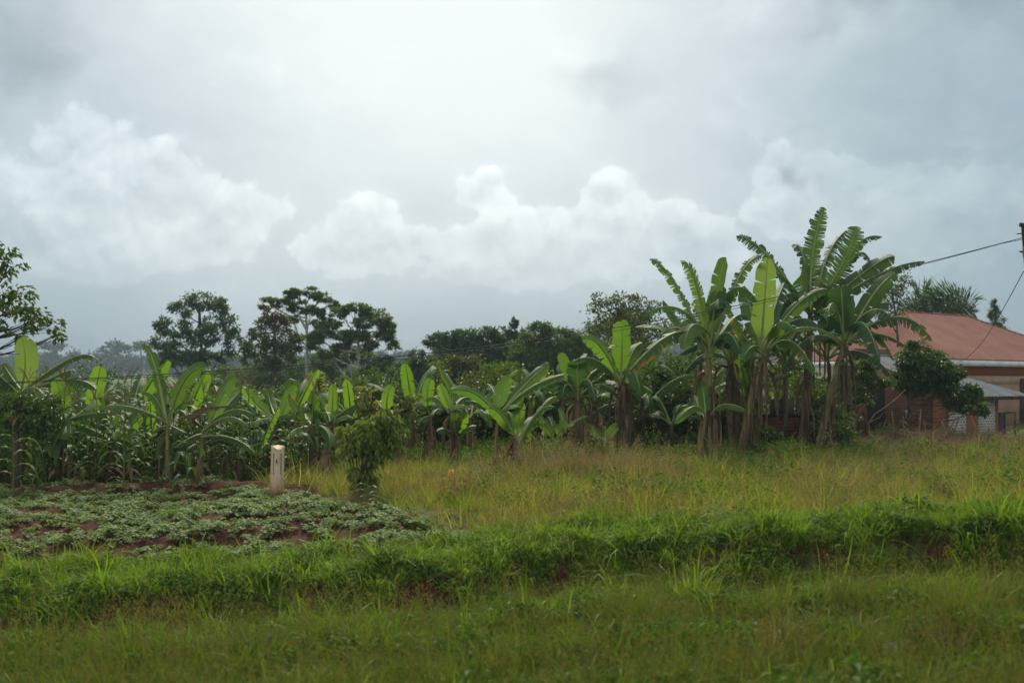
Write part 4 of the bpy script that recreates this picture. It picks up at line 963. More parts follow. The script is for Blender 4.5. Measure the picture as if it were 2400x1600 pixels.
# understorey that closes the view under the banana leaves, each shrub a thing of its own
HG = 'shrubs of the undergrowth behind the banana plants'
r_ = random.Random(3)
spots = []
for px in range(-120, 1560, 62):
    spots.append((px + r_.uniform(-18, 18), 25.5 + r_.uniform(-1.2, 1.6)))
for px in range(-140, 1980, 95):
    spots.append((px + r_.uniform(-25, 25), 30 + r_.uniform(-1.5, 2)))
for i, (px, Y) in enumerate(spots):
    h = r_.uniform(1.5, 2.1) if Y < 28 else r_.uniform(1.9, 2.5)
    if px > 1560: h = 2.3 if px < 1840 else 1.7
    shrub('dark leafy shrub in the shaded undergrowth behind the banana plants', px, 1000, Y, r_.uniform(1.5, 2.1), h, M[r_.choice(['lf_dark', 'lf_dark', 'lf_mid', 'lf_olive'])], r_.uniform(.10, .15), 100 + i, 8, .75, HG)
for i, (px, Y, w, h, mt, lb) in enumerate(((1600, 23.6, 1.5, 1.5, 'lf_dark', 'dark shrub behind the drooping banana sucker'), (1700, 23.8, 1.3, 1.3, 'lf_mid', 'mid green shrub between the feet of the tall banana stems'), (1755, 23.4, 1.0, .8, 'lf_dark', 'low dark shrub at the foot of the huge upright leaf plant'), (1945, 24.4, 1.2, 1.0, 'lf_dark', 'dark shrub right of the leaning banana stem'), (1500, 23.2, 1.2, 1.3, 'lf_dark', 'dark shrub right of the thick brown banana stem'), (1880, 27.0, 1.6, 2.2, 'lf_dark', 'tall dark shrub before the grey end wall of the house'), (1700, 27.5, 2.0, 2.6, 'lf_mid', 'tall leafy shrub filling the gap between the tall clumps'), (1625, 22.0, .7, .6, 'lf_mid', 'little shrub at the foot of the orange tipped banana plant'), (1790, 22.6, .8, .6, 'lf_dark', 'little dark shrub right of the huge upright leaf plant'), (1960, 23.2, .9, .7, 'lf_mid', 'small shrub at the foot of the leaning banana plant'), (1560, 22.4, .9, .7, 'lf_mid', 'small green shrub in front of the dense rounded one'), (1905, 25.4, 1.3, 1.5, 'lf_dark', 'dark shrub between the brick wall and the cement slab'))):
    shrub(lb, px, 1000, Y, w, h, M[mt], .12, 300 + i, 9, .9, 'shrubs around the tall banana plants')

# ------------------------------------------------------------------ banana plants that can be told apart
TG = 'tall banana plants in front of the house'
Z = lambda i, x, y: P(i, x, y)
banana('tall banana plant with an orange tipped leaf sweeping left', (1678, 1052), 21.0, (1660, 838), [
    (Z(4, 90, 615), Z(4, 330, 850), 24, .25, .75, 'ban_mid', .2, .5),
    (Z(4, 380, 650), Z(4, 520, 850), 30, .25, .7, 'ban_mid', -.2, -.5),
    (Z(4, 790, 600), Z(4, 715, 900), 32, .1, .05, 'ban_mid', .1, .2),
    (Z(4, 20, 1140), Z(4, 330, 1060), 34, .7, .85, 'ban_bright', -.2, -.3, Z(4, 600, 1300)),
    (Z(3, 1850, 880), Z(4, 330, 1290), 46, .6, .5, 'ban_yellow', -.5, -.9, Z(4, 640, 1420)),
    (Z(4, 400, 1450), Z(4, 490, 1220), 44, .45, .4, 'ban_pale', -.6, -1.0, Z(4, 640, 1330)),
    (Z(4, 1080, 1010), Z(4, 860, 885), 44, .6, .35, 'ban_mid', -.4, -.6, Z(4, 640, 1200)),
    (Z(4, 1120, 590), Z(4, 900, 800), 28, .3, .8, 'ban_mid', .3, .6),
    (Z(4, 720, 1080), Z(4, 700, 1000), 40, .3, .3, 'ban_dark', -.3, -.7, Z(4, 650, 1300)),
    (Z(4, 990, 1150), Z(4, 840, 1180), 34, .6, .5, 'ban_dark', .5, .9),
    (Z(4, 760, 840), Z(4, 690, 1000), 38, .2, .1, 'ban_mid', .6, 1.1),
    (Z(4, 480, 1010), Z(4, 560, 1150), 26, .4, .5, 'ban_dark', .8, 1.3),
    (Z(4, 300, 1320), Z(4, 480, 1180), 40, .7, .4, 'ban_mid', .5, 1.0)], .12, 22, seed=51, group=TG, extra=4)
banana('tall banana plant holding one huge whole upright leaf', (1735, 1056), 21.4, (1788, 830), [
    (Z(4, 1172, 600), Z(4, 1145, 1000), 47, .0, .03, 'ban_pale', -.1, -.1),
    (Z(4, 1730, 895), Z(4, 1470, 1010), 34, .45, .45, 'ban_edge', -.2, -.3, Z(4, 1180, 1400)),
    (Z(4, 1825, 1345), Z(4, 1480, 1245), 24, .75, .35, 'ban_mid', -.4, -.6, Z(4, 1190, 1440)),
    (Z(5, 1610, 500), Z(4, 1390, 1370), 34, .7, .6, 'ban_mid', -.5, -.9, Z(4, 1190, 1480)),
    (Z(4, 860, 1170), Z(4, 960, 1330), 26, .4, .7, 'ban_yellow', -.3, -.5),
    (Z(4, 940, 1540), Z(4, 1030, 1420), 34, .2, .1, 'ban_bright', -.4, -.9, Z(4, 1120, 1420)),
    (Z(4, 960, 860), Z(4, 1030, 1130), 42, .3, .4, 'ban_mid', .6, 1.2),
    (Z(4, 1330, 830), Z(4, 1240, 1050), 36, .3, .5, 'ban_dark', .8, 1.4),
    (Z(4, 1380, 1180), Z(4, 1250, 1280), 40, .5, .5, 'ban_dark', .6, 1.0),
    (Z(5, 1000, 260), Z(4, 1040, 1330), 40, .5, .5, 'ban_dark', .5, .9)], .12, 26, seed=52, group=TG, extra=4)
banana('tallest banana plant, its feathered leaf standing highest of all', (1880, 1040), 24.0, (1900, 735), [
    (Z(4, 1690, 140), Z(4, 1590, 560), 44, .05, .9, 'ban_dark', .1, .1),
    (Z(4, 885, 400), Z(4, 1180, 590), 34, .35, .92, 'ban_dark', .2, .4),
    (Z(4, 1390, 495), Z(4, 1500, 590), 26, .4, .9, 'ban_dark', .5, 1.0),
    (Z(4, 1985, 315), Z(4, 1870, 640), 50, .1, .8, 'ban_dark', -.2, -.3),
    (Z(4, 1900, 350), Z(4, 1720, 600), 34, .55, .95, 'ban_dark', .6, 1.0),
    (Z(4, 2225, 410), Z(4, 2030, 450), 28, .7, .92, 'ban_dark', .4, .8, Z(4, 1880, 700)),
    (Z(4, 2110, 640), Z(4, 2010, 560), 26, .7, .9, 'ban_dark', -.2, -.5, Z(4, 1850, 780)),
    (Z(4, 2340, 590), Z(4, 2080, 720), 40, .4, .15, 'ban_dark', -.3, -.4),
    (Z(6, 900, 60) if False else (2168, 612), Z(4, 2180, 760), 34, .5, .7, 'ban_dark', -.5, -.9),
    (Z(4, 1250, 740), Z(4, 1390, 850), 40, .5, .85, 'ban_dark', -.5, -.9),
    (Z(4, 1480, 760), Z(4, 1510, 900), 60, .1, .5, 'ban_dark', -.6, -1.0),
    (Z(4, 1760, 880), Z(4, 1700, 980), 64, .1, .4, 'ban_dark', -.7, -1.2),
    (Z(4, 1300, 1000), Z(4, 1420, 940), 44, .5, .6, 'ban_dark', -.9, -1.4),
    (Z(4, 1800, 1330), Z(4, 1700, 1160), 36, .4, .6, 'ban_dark', -.5, -.8, Z(4, 1600, 1060))], .14, 14, dark=True, seed=53, group=TG, extra=5, xl=2.2)
banana('leaning banana plant arching over the left end of the red roof', (1917, 1040), 22.6, (1978, 808), [
    (Z(4, 1850, 870), Z(4, 1860, 1080), 58, .05, .15, 'ban_dark', -.2, -.3),
    (Z(4, 2350, 740), Z(4, 2130, 960), 42, .3, .1, 'ban_mid', .3, .5),
    (Z(6, 1115, 585), Z(6, 800, 360), 44, .6, .7, 'ban_dark', -.3, -.5, Z(6, 330, 560)),
    (Z(6, 740, 380), Z(6, 560, 300), 44, .55, .6, 'ban_mid', -.6, -1.0, Z(6, 320, 520)),
    (Z(6, 905, 650), Z(6, 600, 515), 26, .7, .7, 'ban_mid', .2, .4, Z(6, 330, 610)),
    (Z(4, 1730, 1120), Z(4, 1790, 1030), 34, .5, .6, 'ban_pale', -.5, -.9, Z(4, 1870, 1300)),
    (Z(4, 1740, 1000), Z(4, 1800, 1080), 44, .2, .3, 'ban_dark', .6, 1.0),
    (Z(4, 2120, 1080), Z(4, 2000, 1140), 50, .5, .5, 'ban_dark', .7, 1.3),
    (Z(6, 780, 265), Z(6, 560, 280), 38, .5, .5, 'ban_dark', .9, 1.5),
    (Z(6, 270, 530), Z(6, 200, 500), 24, .6, .4, 'ban_mid', -.3, -.5, Z(6, 300, 600)),
    (Z(4, 1690, 1290), Z(4, 1780, 1200), 34, .5, .6, 'ban_dark', .2, .4)], .11, 20, seed=54, group=TG, extra=4)
banana('second banana stem half hidden between the two tall clumps', (1722, 1040), 22.4, (1714, 850), [
    (Z(4, 640, 1230), Z(4, 740, 1240), 34, .5, .5, 'ban_dark', .3, .5),
    (Z(4, 880, 1180), Z(4, 860, 1280), 36, .3, .5, 'ban_dark', -.2, -.2),
    (Z(4, 960, 1240), Z(4, 930, 1320), 34, .5, .6, 'ban_yellow', .2, .5),
    (Z(5, 560, 260), Z(5, 680, 120), 30, .6, .4, 'ban_mid', .4, .8)], .12, 22, dark=True, seed=55, group=TG, extra=6, xl=1.8)
banana('short banana sucker drooping left at the foot of the tall clump', (1640, 1062), 20.4, Z(5, 600, 880), [
    (Z(5, 320, 950), Z(5, 500, 790), 24, .6, .15, 'ban_bright', -.3, -.5),
    (Z(5, 560, 560), Z(5, 590, 720), 26, .1, .05, 'ban_mid', .2, .3),
    (Z(5, 980, 830), Z(5, 780, 770), 26, .7, .2, 'ban_mid', -.3, -.5, Z(5, 660, 850)),
    (Z(5, 490, 690), Z(5, 540, 790), 22, .2, .05, 'ban_bright', .4, .7)], .06, 6, seed=56, group=TG)
banana('banana plant with a broad upright leaf left of the tall clump', (1462, 1048), 22.0, (1459, 895), [
    (Z(3, 1793, 395), Z(3, 1795, 620), 40, .0, .05, 'ban_bright', -.1, -.2),
    (Z(3, 1425, 550), Z(3, 1610, 650), 36, .3, .25, 'ban_bright', -.3, -.5),
    (Z(3, 1290, 810), Z(3, 1540, 750), 38, .6, .7, 'ban_mid', -.4, -.6),
    (Z(3, 1990, 605), Z(3, 1890, 690), 34, .4, .2, 'ban_mid', .4, .6),
    (Z(3, 2020, 680), Z(3, 1920, 780), 26, .5, .6, 'ban_yellow', -.3, -.5, Z(3, 1820, 920)),
    (Z(3, 1720, 610), Z(3, 1760, 740), 36, .2, .2, 'ban_mid', .6, 1.0),
    (Z(3, 1600, 1050), Z(3, 1630, 890), 30, .6, .5, 'ban_dark', .4, .5),
    (Z(3, 2070, 1060), Z(3, 1950, 980), 34, .6, .2, 'ban_bright', -.4, -.8),
    (Z(3, 1960, 1180), Z(3, 1930, 1100), 34, .3, .2, 'ban_mid', .3, .6)], .15, 30, dark=True, seed=57, extra=3, xl=1.5)
banana('banana plant with drooping dark leaves and two brown skirted stems', (1352, 1056), 21.6, (1355, 930), [
    (Z(3, 735, 1105), Z(3, 1130, 940), 30, .6, .4, 'ban_mid', -.4, -.6),
    (Z(3, 1230, 690), Z(3, 1290, 860), 26, .1, .1, 'ban_bright', .2, .3),
    (Z(3, 1390, 780), Z(3, 1385, 900), 44, .1, .3, 'ban_dark', -.2, -.3),
    (Z(3, 1640, 830), Z(3, 1500, 900), 28, .6, .5, 'ban_mid', .3, .5),
    (Z(3, 1480, 700), Z(3, 1430, 830), 32, .3, .2, 'ban_mid', .7, 1.1),
    (Z(3, 1200, 800), Z(3, 1280, 860), 30, .5, .4, 'ban_pale', .5, .9),
    (Z(3, 1640, 1010), Z(3, 1520, 960), 30, .6, .4, 'ban_dark', .3, .6),
    (Z(3, 1250, 1120), Z(3, 1290, 980), 28, .6, .5, 'ban_dark', -.3, -.5)], .14, 28, dark=True, seed=58, extra=5, xl=1.5)
banana('thin stemmed banana plant with long bright leaves held out both ways', (1166, 1088), 19.6, (1166, 970), [
    (Z(3, 225, 1030), Z(3, 460, 1070), 27, .35, .1, 'ban_bright', -.2, -.4),
    (Z(3, 770, 915), Z(3, 690, 1040), 32, .1, .05, 'ban_bright', .2, .3),
    (Z(3, 1270, 890), Z(3, 930, 1030), 27, .5, .3, 'ban_mid', -.3, -.5),
    (Z(3, 1125, 790), Z(3, 930, 960), 32, .3, .35, 'ban_edge', .3, .6),
    (Z(3, 330, 1150), Z(3, 470, 1150), 18, .6, .1, 'ban_mid', .4, .6),
    (Z(3, 540, 970), Z(3, 620, 1060), 24, .6, .7, 'ban_mid', .6, 1.0),
    (Z(3, 570, 1320), Z(3, 590, 1230), 20, .3, .05, 'ban_bright', -.4, -.6),
    (Z(3, 840, 1190), Z(3, 760, 1180), 28, .6, .3, 'ban_bright', -.3, -.6)], .055, 3, seed=59)
banana('young banana plant with bright cupped leaves on a ragged stump', (1204, 1096), 19.3, (1212, 1030), [
    (Z(3, 875, 1140), Z(3, 850, 1300), 25, .0, .02, 'ban_bright', -.1, -.1),
    (Z(3, 575, 1190), Z(3, 700, 1280), 30, .3, .05, 'ban_bright', -.3, -.5),
    (Z(3, 1205, 1090), Z(3, 1060, 1190), 20, .5, .25, 'ban_bright', .3, .5),
    (Z(3, 1170, 1190), Z(3, 1020, 1240), 26, .6, .2, 'ban_bright', -.3, -.6),
    (Z(3, 1060, 1350), Z(3, 980, 1300), 34, .4, .1, 'ban_mid', .3, .5),
    (Z(3, 720, 1250), Z(3, 770, 1270), 24, .6, .2, 'ban_pale', .4, .6),
    (Z(3, 940, 1510), Z(3, 900, 1430), 26, .2, .05, 'ban_mid', .2, .4)], .085, 22, seed=60)
banana('small banana plant with a wide V of leaves beside the brown skirted stems', (1303, 1066), 20.4, (1303, 1030), [
    (Z(3, 935, 1330), Z(3, 1090, 1340), 28, .35, .1, 'ban_mid', -.1, -.2),
    (Z(3, 1290, 1325), Z(3, 1240, 1390), 26, .2, .05, 'ban_bright', -.1, -.1),
    (Z(3, 1215, 1200), Z(3, 1245, 1320), 12, .2, .05, 'ban_bright', .3, .4),
    (Z(3, 1475, 1265), Z(3, 1350, 1320), 14, .7, .1, 'ban_pale', -.3, -.4, Z(3, 1270, 1430)),
    (Z(3, 1110, 1280), Z(3, 1150, 1350), 24, .5, .2, 'ban_dark', .4, .6)], .05, 3, seed=61)
banana('little two leaved banana sucker in front of the thick brown stem', (1416, 1056), 20.6, (1417, 1032), [
    (Z(3, 1478, 1350), Z(3, 1560, 1420), 22, .35, .02, 'ban_mid', -.1, -.2),
    (Z(3, 1755, 1360), Z(3, 1700, 1410), 20, .3, .02, 'ban_bright', -.1, -.2),
    (Z(3, 1640, 1360), Z(3, 1640, 1430), 12, .2, .02, 'ban_mid', .3, .4)], .035, 0, seed=62)
banana('banana plant with a bright folded leaf hanging straight down', (1060, 1062), 20.6, (1058, 960), [
    (Z(3, 120, 980), Z(3, 175, 1110), 22, .2, .05, 'ban_bright', -.1, -.2),
    (Z(3, 245, 1060), Z(3, 235, 1150), 18, .1, .02, 'ban_mid', .1, .2),
    (Z(3, -20, 1130), Z(3, 90, 1105), 22, .6, .3, 'ban_pale', .2, .3),
    (Z(3, 370, 1190), Z(3, 300, 1170), 24, .7, .2, 'ban_pale', -.3, -.5),
    (Z(3, 420, 1120), Z(3, 330, 1110), 18, .6, .2, 'ban_mid', .4, .6),
    (Z(3, 340, 1225), Z(3, 315, 1340), 26, .1, .02, 'ban_bright', -.4, -.5, Z(3, 265, 1450)),
    (Z(3, 265, 1240), Z(3, 255, 1340), 24, .1, .02, 'ban_mid', -.5, -.6, Z(3, 262, 1450)),
    (Z(3, 455, 1365), Z(3, 350, 1390), 22, .5, .1, 'ban_mid', -.3, -.4, Z(3, 270, 1470)),
    (Z(3, 90, 1420), Z(3, 170, 1390), 22, .5, .1, 'ban_dark', -.2, -.3, Z(3, 250, 1460))], .10, 14, dark=True, seed=63)
banana('slim banana plant with a torn tipped upright leaf left of the stone', (393, 1141), 17.4, (394, 990), [
    (Z(1, 1310, 1010), Z(1, 1420, 1200), 22, .2, .5, 'ban_mid', .2, .3),
    (Z(1, 1890, 1205), Z(1, 1690, 1340), 32, .25, .1, 'ban_mid', -.2, -.4),
    (Z(7, 900, 425), Z(7, 1200, 405), 22, .75, .6, 'ban_pale', -.4, -.6),
    (Z(7, 2095, 390), Z(7, 1800, 440), 24, .6, .9, 'dead_', -.3, -.5) if False else (Z(7, 1300, 260), Z(7, 1430, 330), 26, .6, .3, 'ban_pale', -.3, -.5),
    (Z(7, 1690, 350), Z(7, 1600, 430), 22, .5, .2, 'ban_mid', .4, .6),
    (Z(7, 1400, 640), Z(7, 1470, 590), 22, .6, .5, 'ban_dark', .4, .7),
    (Z(7, 1700, 640), Z(7, 1620, 600), 22, .6, .5, 'ban_dark', -.3, -.6),
    (Z(7, 1480, 120), Z(7, 1490, 330), 24, .2, .2, 'ban_mid', .6, .9),
    (Z(7, 1720, 420), Z(7, 1640, 470), 20, .7, .7, 'ban_dark', .6, 1.1)], .055, 3, seed=64)
L2 = banana('slim banana plant with a brown withered leaf beside the torn tipped one', (473, 1141), 17.6, (475, 1012), [
    (Z(7, 2140, 110), Z(7, 2020, 330), 34, .15, .05, 'ban_bright', .2, .4),
    (Z(7, 2360, 490), Z(7, 2100, 440), 26, .7, .6, 'ban_mid', -.3, -.5),
    (Z(7, 2280, 580), Z(7, 2080, 500), 20, .75, .5, 'ban_pale', -.5, -.8),
    (Z(7, 1590, 400), Z(7, 1700, 440), 24, .6, .6, 'ban_pale', .4, .7),
    (Z(7, 2340, 830), Z(7, 2130, 690), 22, .5, .7, 'ban_dark', -.3, -.5),
    (Z(7, 2210, 260), Z(7, 2080, 400), 26, .3, .2, 'ban_dark', .7, 1.1),
    (Z(7, 1600, 780), Z(7, 1740, 690), 22, .6, .4, 'ban_dark', -.3, -.6)], .05, 3, seed=65)
def dead_leaf(root, p0, p1, p2, w, seed, mat='dead'):
    rng = np.random.default_rng(seed); V, Fs, mi, ac, al = banana_leaf(p0, p1, p2, w, .7, .95, .7, rng, .1, .2, 1.2)
    b = np.array(root.location)
    o = obj('leaf', V - b, Fs, [M['dead'], M['stem_dark']], root, mi, {'tint': (np.sin(al * 90) * .3 + .3)}, True); o['label'] = 'withered brown leaf'
dead_leaf(L2, at(*Z(7, 1870, 600), 17.5), at(*Z(7, 1780, 450), 17.2), at(*Z(7, 2095, 395), 16.9), .20, 1)
dead_leaf(L2, at(*Z(7, 1870, 560), 17.4), at(*Z(7, 1800, 470), 17.0), at(*Z(7, 1620, 520), 16.8), .2, 2)
banana('banana plant with one huge whole pale leaf at the left edge', (55, 1130), 19.0, Z(1, 190, 1440), [
    (Z(1, 200, 935), Z(1, 230, 1190), 50, .0, .02, 'ban_pale', -.1, -.1),
    (Z(1, 865, 1130), Z(1, 620, 1150), 26, .6, .3, 'ban_mid', -.3, -.5),
    (Z(1, 30, 1180), Z(1, 100, 1300), 40, .3, .3, 'ban_mid', .4, .6),
    (Z(1, 880, 1420), Z(1, 640, 1330), 30, .6, .6, 'ban_mid', -.4, -.8),
    (Z(1, 680, 1230), Z(1, 500, 1300), 34, .4, .3, 'ban_edge', .4, .7),
    (Z(1, 400, 1480), Z(1, 310, 1400), 26, .7, .3, 'ban_pale', -.5, -.9),
    (Z(1, -60, 1250), Z(1, 60, 1350), 34, .5, .3, 'ban_dark', -.3, -.6),
    (Z(1, 420, 1200), Z(1, 350, 1330), 40, .3, .2, 'ban_dark', .7, 1.2)], .09, 6, seed=66)
banana('banana plant with a bright upright leaf next to the dark bush', (138, 1135), 18.0, (156, 985), [
    (Z(7, 510, 140), Z(7, 560, 320), 34, .05, .05, 'ban_bright', -.1, -.1),
    (Z(7, 560, 700), Z(7, 610, 580), 34, .6, .3, 'ban_pale', -.4, -.7),
    (Z(7, 1000, 460), Z(7, 800, 470), 28, .7, .3, 'ban_mid', -.3, -.5),
    (Z(7, 860, 330), Z(7, 760, 440), 30, .5, .3, 'ban_pale', .3, .6),
    (Z(7, 330, 500), Z(7, 480, 480), 24, .6, .4, 'ban_dark', .3, .5),
    (Z(7, 480, 860), Z(7, 520, 700), 26, .3, .1, 'ban_mid', -.2, -.3)], .07, 5, dark=True, seed=67)
banana('low banana plant with a leaf raised to the right amid the maize', (250, 1135), 18.3, (262, 1025), [
    (Z(7, 1305, 480), Z(7, 1160, 610), 30, .3, .05, 'ban_bright', -.2, -.4, Z(7, 1030, 680)),
    (Z(7, 900, 600), Z(7, 960, 580), 30, .5, .2, 'ban_dark', .2, .4),
    (Z(7, 1310, 660), Z(7, 1160, 650), 20, .7, .3, 'ban_pale', -.4, -.7),
    (Z(7, 680, 690), Z(7, 830, 680), 24, .7, .4, 'ban_pale', -.3, -.5),
    (Z(7, 1080, 560), Z(7, 1040, 620), 34, .4, .1, 'ban_mid', .4, .6),
    (Z(7, 740, 590), Z(7, 860, 620), 26, .6, .4, 'ban_mid', .5, .9)], .07, 5, dark=True, seed=68)
banana('banana plant with crossed bright leaves straight behind the stone', (632, 1090), 20.5, Z(8, 390, 500), [
    (Z(8, 85, 225), Z(8, 200, 370), 26, .2, .05, 'ban_bright', -.1, -.2),
    (Z(8, 555, 205), Z(8, 470, 370), 26, .2, .05, 'ban_bright', .1, .2),
    (Z(8, 300, 240), Z(8, 330, 380), 24, .2, .1, 'ban_mid', .5, .8),
    (Z(8, 10, 430), Z(8, 200, 430), 26, .7, .6, 'ban_mid', -.4, -.7),
    (Z(8, 560, 500), Z(8, 480, 470), 26, .7, .3, 'ban_mid', -.3, -.6),
    (Z(8, 110, 580), Z(8, 240, 520), 22, .7, .5, 'ban_pale', -.5, -.9)], .08, 8, dark=True, seed=69)
banana('banana plant with a yellow edged leaf and brown rags right of the stone', (735, 1085), 20.0, Z(8, 710, 570), [
    (Z(8, 725, 285), Z(8, 715, 430), 27, .0, .03, 'ban_mid', -.1, -.2),
    (Z(8, 500, 280), Z(8, 560, 430), 18, .25, .3, 'ban_yellow', .1, .2),
    (Z(8, 880, 780), Z(8, 840, 620), 26, .5, .3, 'ban_mid', -.3, -.6),
    (Z(8, 560, 440), Z(8, 640, 490), 26, .4, .2, 'ban_mid', .4, .6),
    (Z(8, 480, 700), Z(8, 560, 610), 26, .6, .4, 'ban_pale', -.4, -.8)], .10, 14, dark=True, seed=70)
banana('banana plant with an upright leaf edged in clear yellow', (790, 1085), 20.8, Z(8, 880, 540), [
    (Z(8, 905, 190), Z(8, 900, 350), 20, .0, .03, 'ban_bright', -.1, -.1),
    (Z(8, 945, 310), Z(8, 925, 390), 14, .1, .02, 'ban_yellow', .2, .3),
    (Z(8, 1130, 375), Z(8, 1020, 430), 24, .5, .2, 'ban_mid', -.2, -.4),
    (Z(8, 800, 370), Z(8, 840, 440), 24, .3, .3, 'ban_mid', .4, .6),
    (Z(8, 1060, 500), Z(8, 1000, 490), 24, .7, .3, 'ban_pale', -.4, -.7)], .09, 12, dark=True, seed=71)
banana('banana plant with one narrow pale upright leaf above the glossy leaved shrub', (905, 1062), 21.5, Z(8, 1380, 470), [
    (Z(8, 1445, 205), Z(8, 1400, 330), 25, .05, .03, 'ban_bright', -.1, -.1),
    (Z(8, 1290, 340), Z(8, 1340, 400), 20, .4, .2, 'ban_mid', .3, .5),
    (Z(8, 1560, 420), Z(8, 1480, 440), 20, .6, .2, 'ban_mid', -.2, -.4)], .08, 8, dark=True, seed=72)
banana('banana plant with a long whole leaf left of the thin stemmed one', (1010, 1060), 22.0, Z(8, 1800, 470), [
    (Z(8, 1800, 145), Z(8, 1770, 300), 26, .05, .03, 'ban_bright', -.1, -.2),
    (Z(8, 1620, 390), Z(8, 1720, 380), 20, .6, .4, 'ban_pale', -.2, -.4),
    (Z(8, 1700, 540), Z(8, 1740, 500), 24, .6, .2, 'ban_mid', -.4, -.7),
    (Z(8, 1900, 420), Z(8, 1860, 430), 24, .5, .2, 'ban_mid', .3, .6)], .09, 12, dark=True, seed=73)

# the fill of the grove: lesser plants between and behind them
FG = 'lesser banana plants in the grove'
fill = [(120, 22.5, 1.6), (200, 21.5, 1.5), (300, 23.5, 1.7), (545, 22.5, 1.5), (590, 19.5, .95), (690, 23.5, 1.3), (820, 23.0, 1.2), (965, 23.5, 1.4), (1105, 23.0, 1.2), (1245, 23.5, 1.5), (1400, 24.0, 1.5), (1515, 23.0, 1.3), (1575, 22.5, 1.0), (1500, 24.5, 1.9), (1740, 24.5, 1.5), (20, 21.0, 1.5), (-60, 19.5, 1.6), (430, 21.0, 1.3), (350, 20.0, 1.1), (520, 24.0, 1.9), (1630, 24.5, 1.2)]
WHERE = ['behind the leaf arching at the left edge', 'behind the low plant amid the maize', 'in front of the hazy far field', 'behind the withered leaf', 'left of the marker stone among maize', 'behind the crossed bright leaves', 'behind the yellow edged leaf', 'right of the glossy leaved shrub', 'left of the thin stemmed plant', 'behind the ragged stump', 'behind the thick brown stem', 'below the orange tipped leaf', 'left of the drooping sucker', 'below the sparse tree', 'between the two tall clumps', 'under the huge pale leaf', 'cut by the left edge of the view', 'behind the torn tipped leaf', 'beside the torn tipped leaf', 'below the round bluish tree', 'behind the short drooping sucker']
for i, ((px, Y, H), w) in enumerate(zip(fill, WHERE)):
    generic_banana('modest green banana plant ' + w, (px - 1200) / F * Y, Y, H - (.55 if px < 620 else .2), 7, 1.25 + .25 * (i % 3), 200 + i, torn=.35, group=FG, r0=.07, dark=i % 2 == 0)

for i, (px, Y, H, lb) in enumerate(((1835, 25.0, 2.5, 'dark ragged banana plant between the tallest plant and the huge upright leaf'), (1945, 25.0, 2.2, 'dark ragged banana plant in front of the end wall of the house'), (1760, 25.6, 2.6, 'dark ragged banana plant behind the huge upright leaf'), (1640, 24.0, 2.3, 'dark ragged banana plant behind the orange tipped leaf'))):
    generic_banana(lb, (px - 1200) / F * Y, Y, H, 9, 2.0, 400 + i, ('ban_mid', 'ban_mid', 'ban_dark'), .75, .085, 10, TG, 1.1, True)

# ragged stump of cut leaf sheaths
def stump(label, px, py, Y, h, r, seed):
    b = at(px, py, Y); b[2] = gz(b[0], Y); rng = np.random.default_rng(seed)
    root = thing('banana_stump', label, 'stump', b, 'cut banana stumps')
    m = MB(); m.tube([b - np.array([0, 0, .1]), b + np.array([.02, 0, h * .5]), b + np.array([.03, 0, h])], [r, r * .85, r * .6], 12, wob=.12); m.build('stub', M['stem_dark'], root, True, b)
    m = MB()
    for q in range(26):
        a = rng.uniform(0, 6.28); d = np.array([math.cos(a), math.sin(a), 0]); L = h * rng.uniform(.5, 1.15); n = 7; s = np.linspace(0, 1, n)[:, None]
        c = b + d * (r * .8 + .10 * s ** 2) + np.array([0, 0, 1.]) * (h * rng.uniform(.7, 1.05) - L * s)
        sv = np.array([-d[1], d[0], 0]); w = rng.uniform(.02, .06) * (1 - .4 * s)
        V = np.concatenate([c - sv * w, c + sv * w + d * .02]); i = np.arange(n - 1); m.add(V, np.stack([i, i + 1, i + n + 1, i + n], 1), rng.uniform(0, 1))
    m.build('dead_leaves', M['dead'], root, False, b)
stump('ragged grey brown banana stump at the foot of the thin stemmed plant', 1170, 1100, 19.2, .38, .12, 1)
stump('cut brown banana stump below the bright folded leaf', 1005, 1060, 21.0, .55, .11, 2)
stump('cut brown banana stump behind the glossy leaved shrub', 925, 1062, 20.6, .5, .12, 3)
stump('leaning brown banana stump right of the marker stone', 760, 1085, 19.6, .55, .11, 4)
stump('brown stump against the dark brick end wall', 2020, 1035, 25.5, .8, .10, 5)

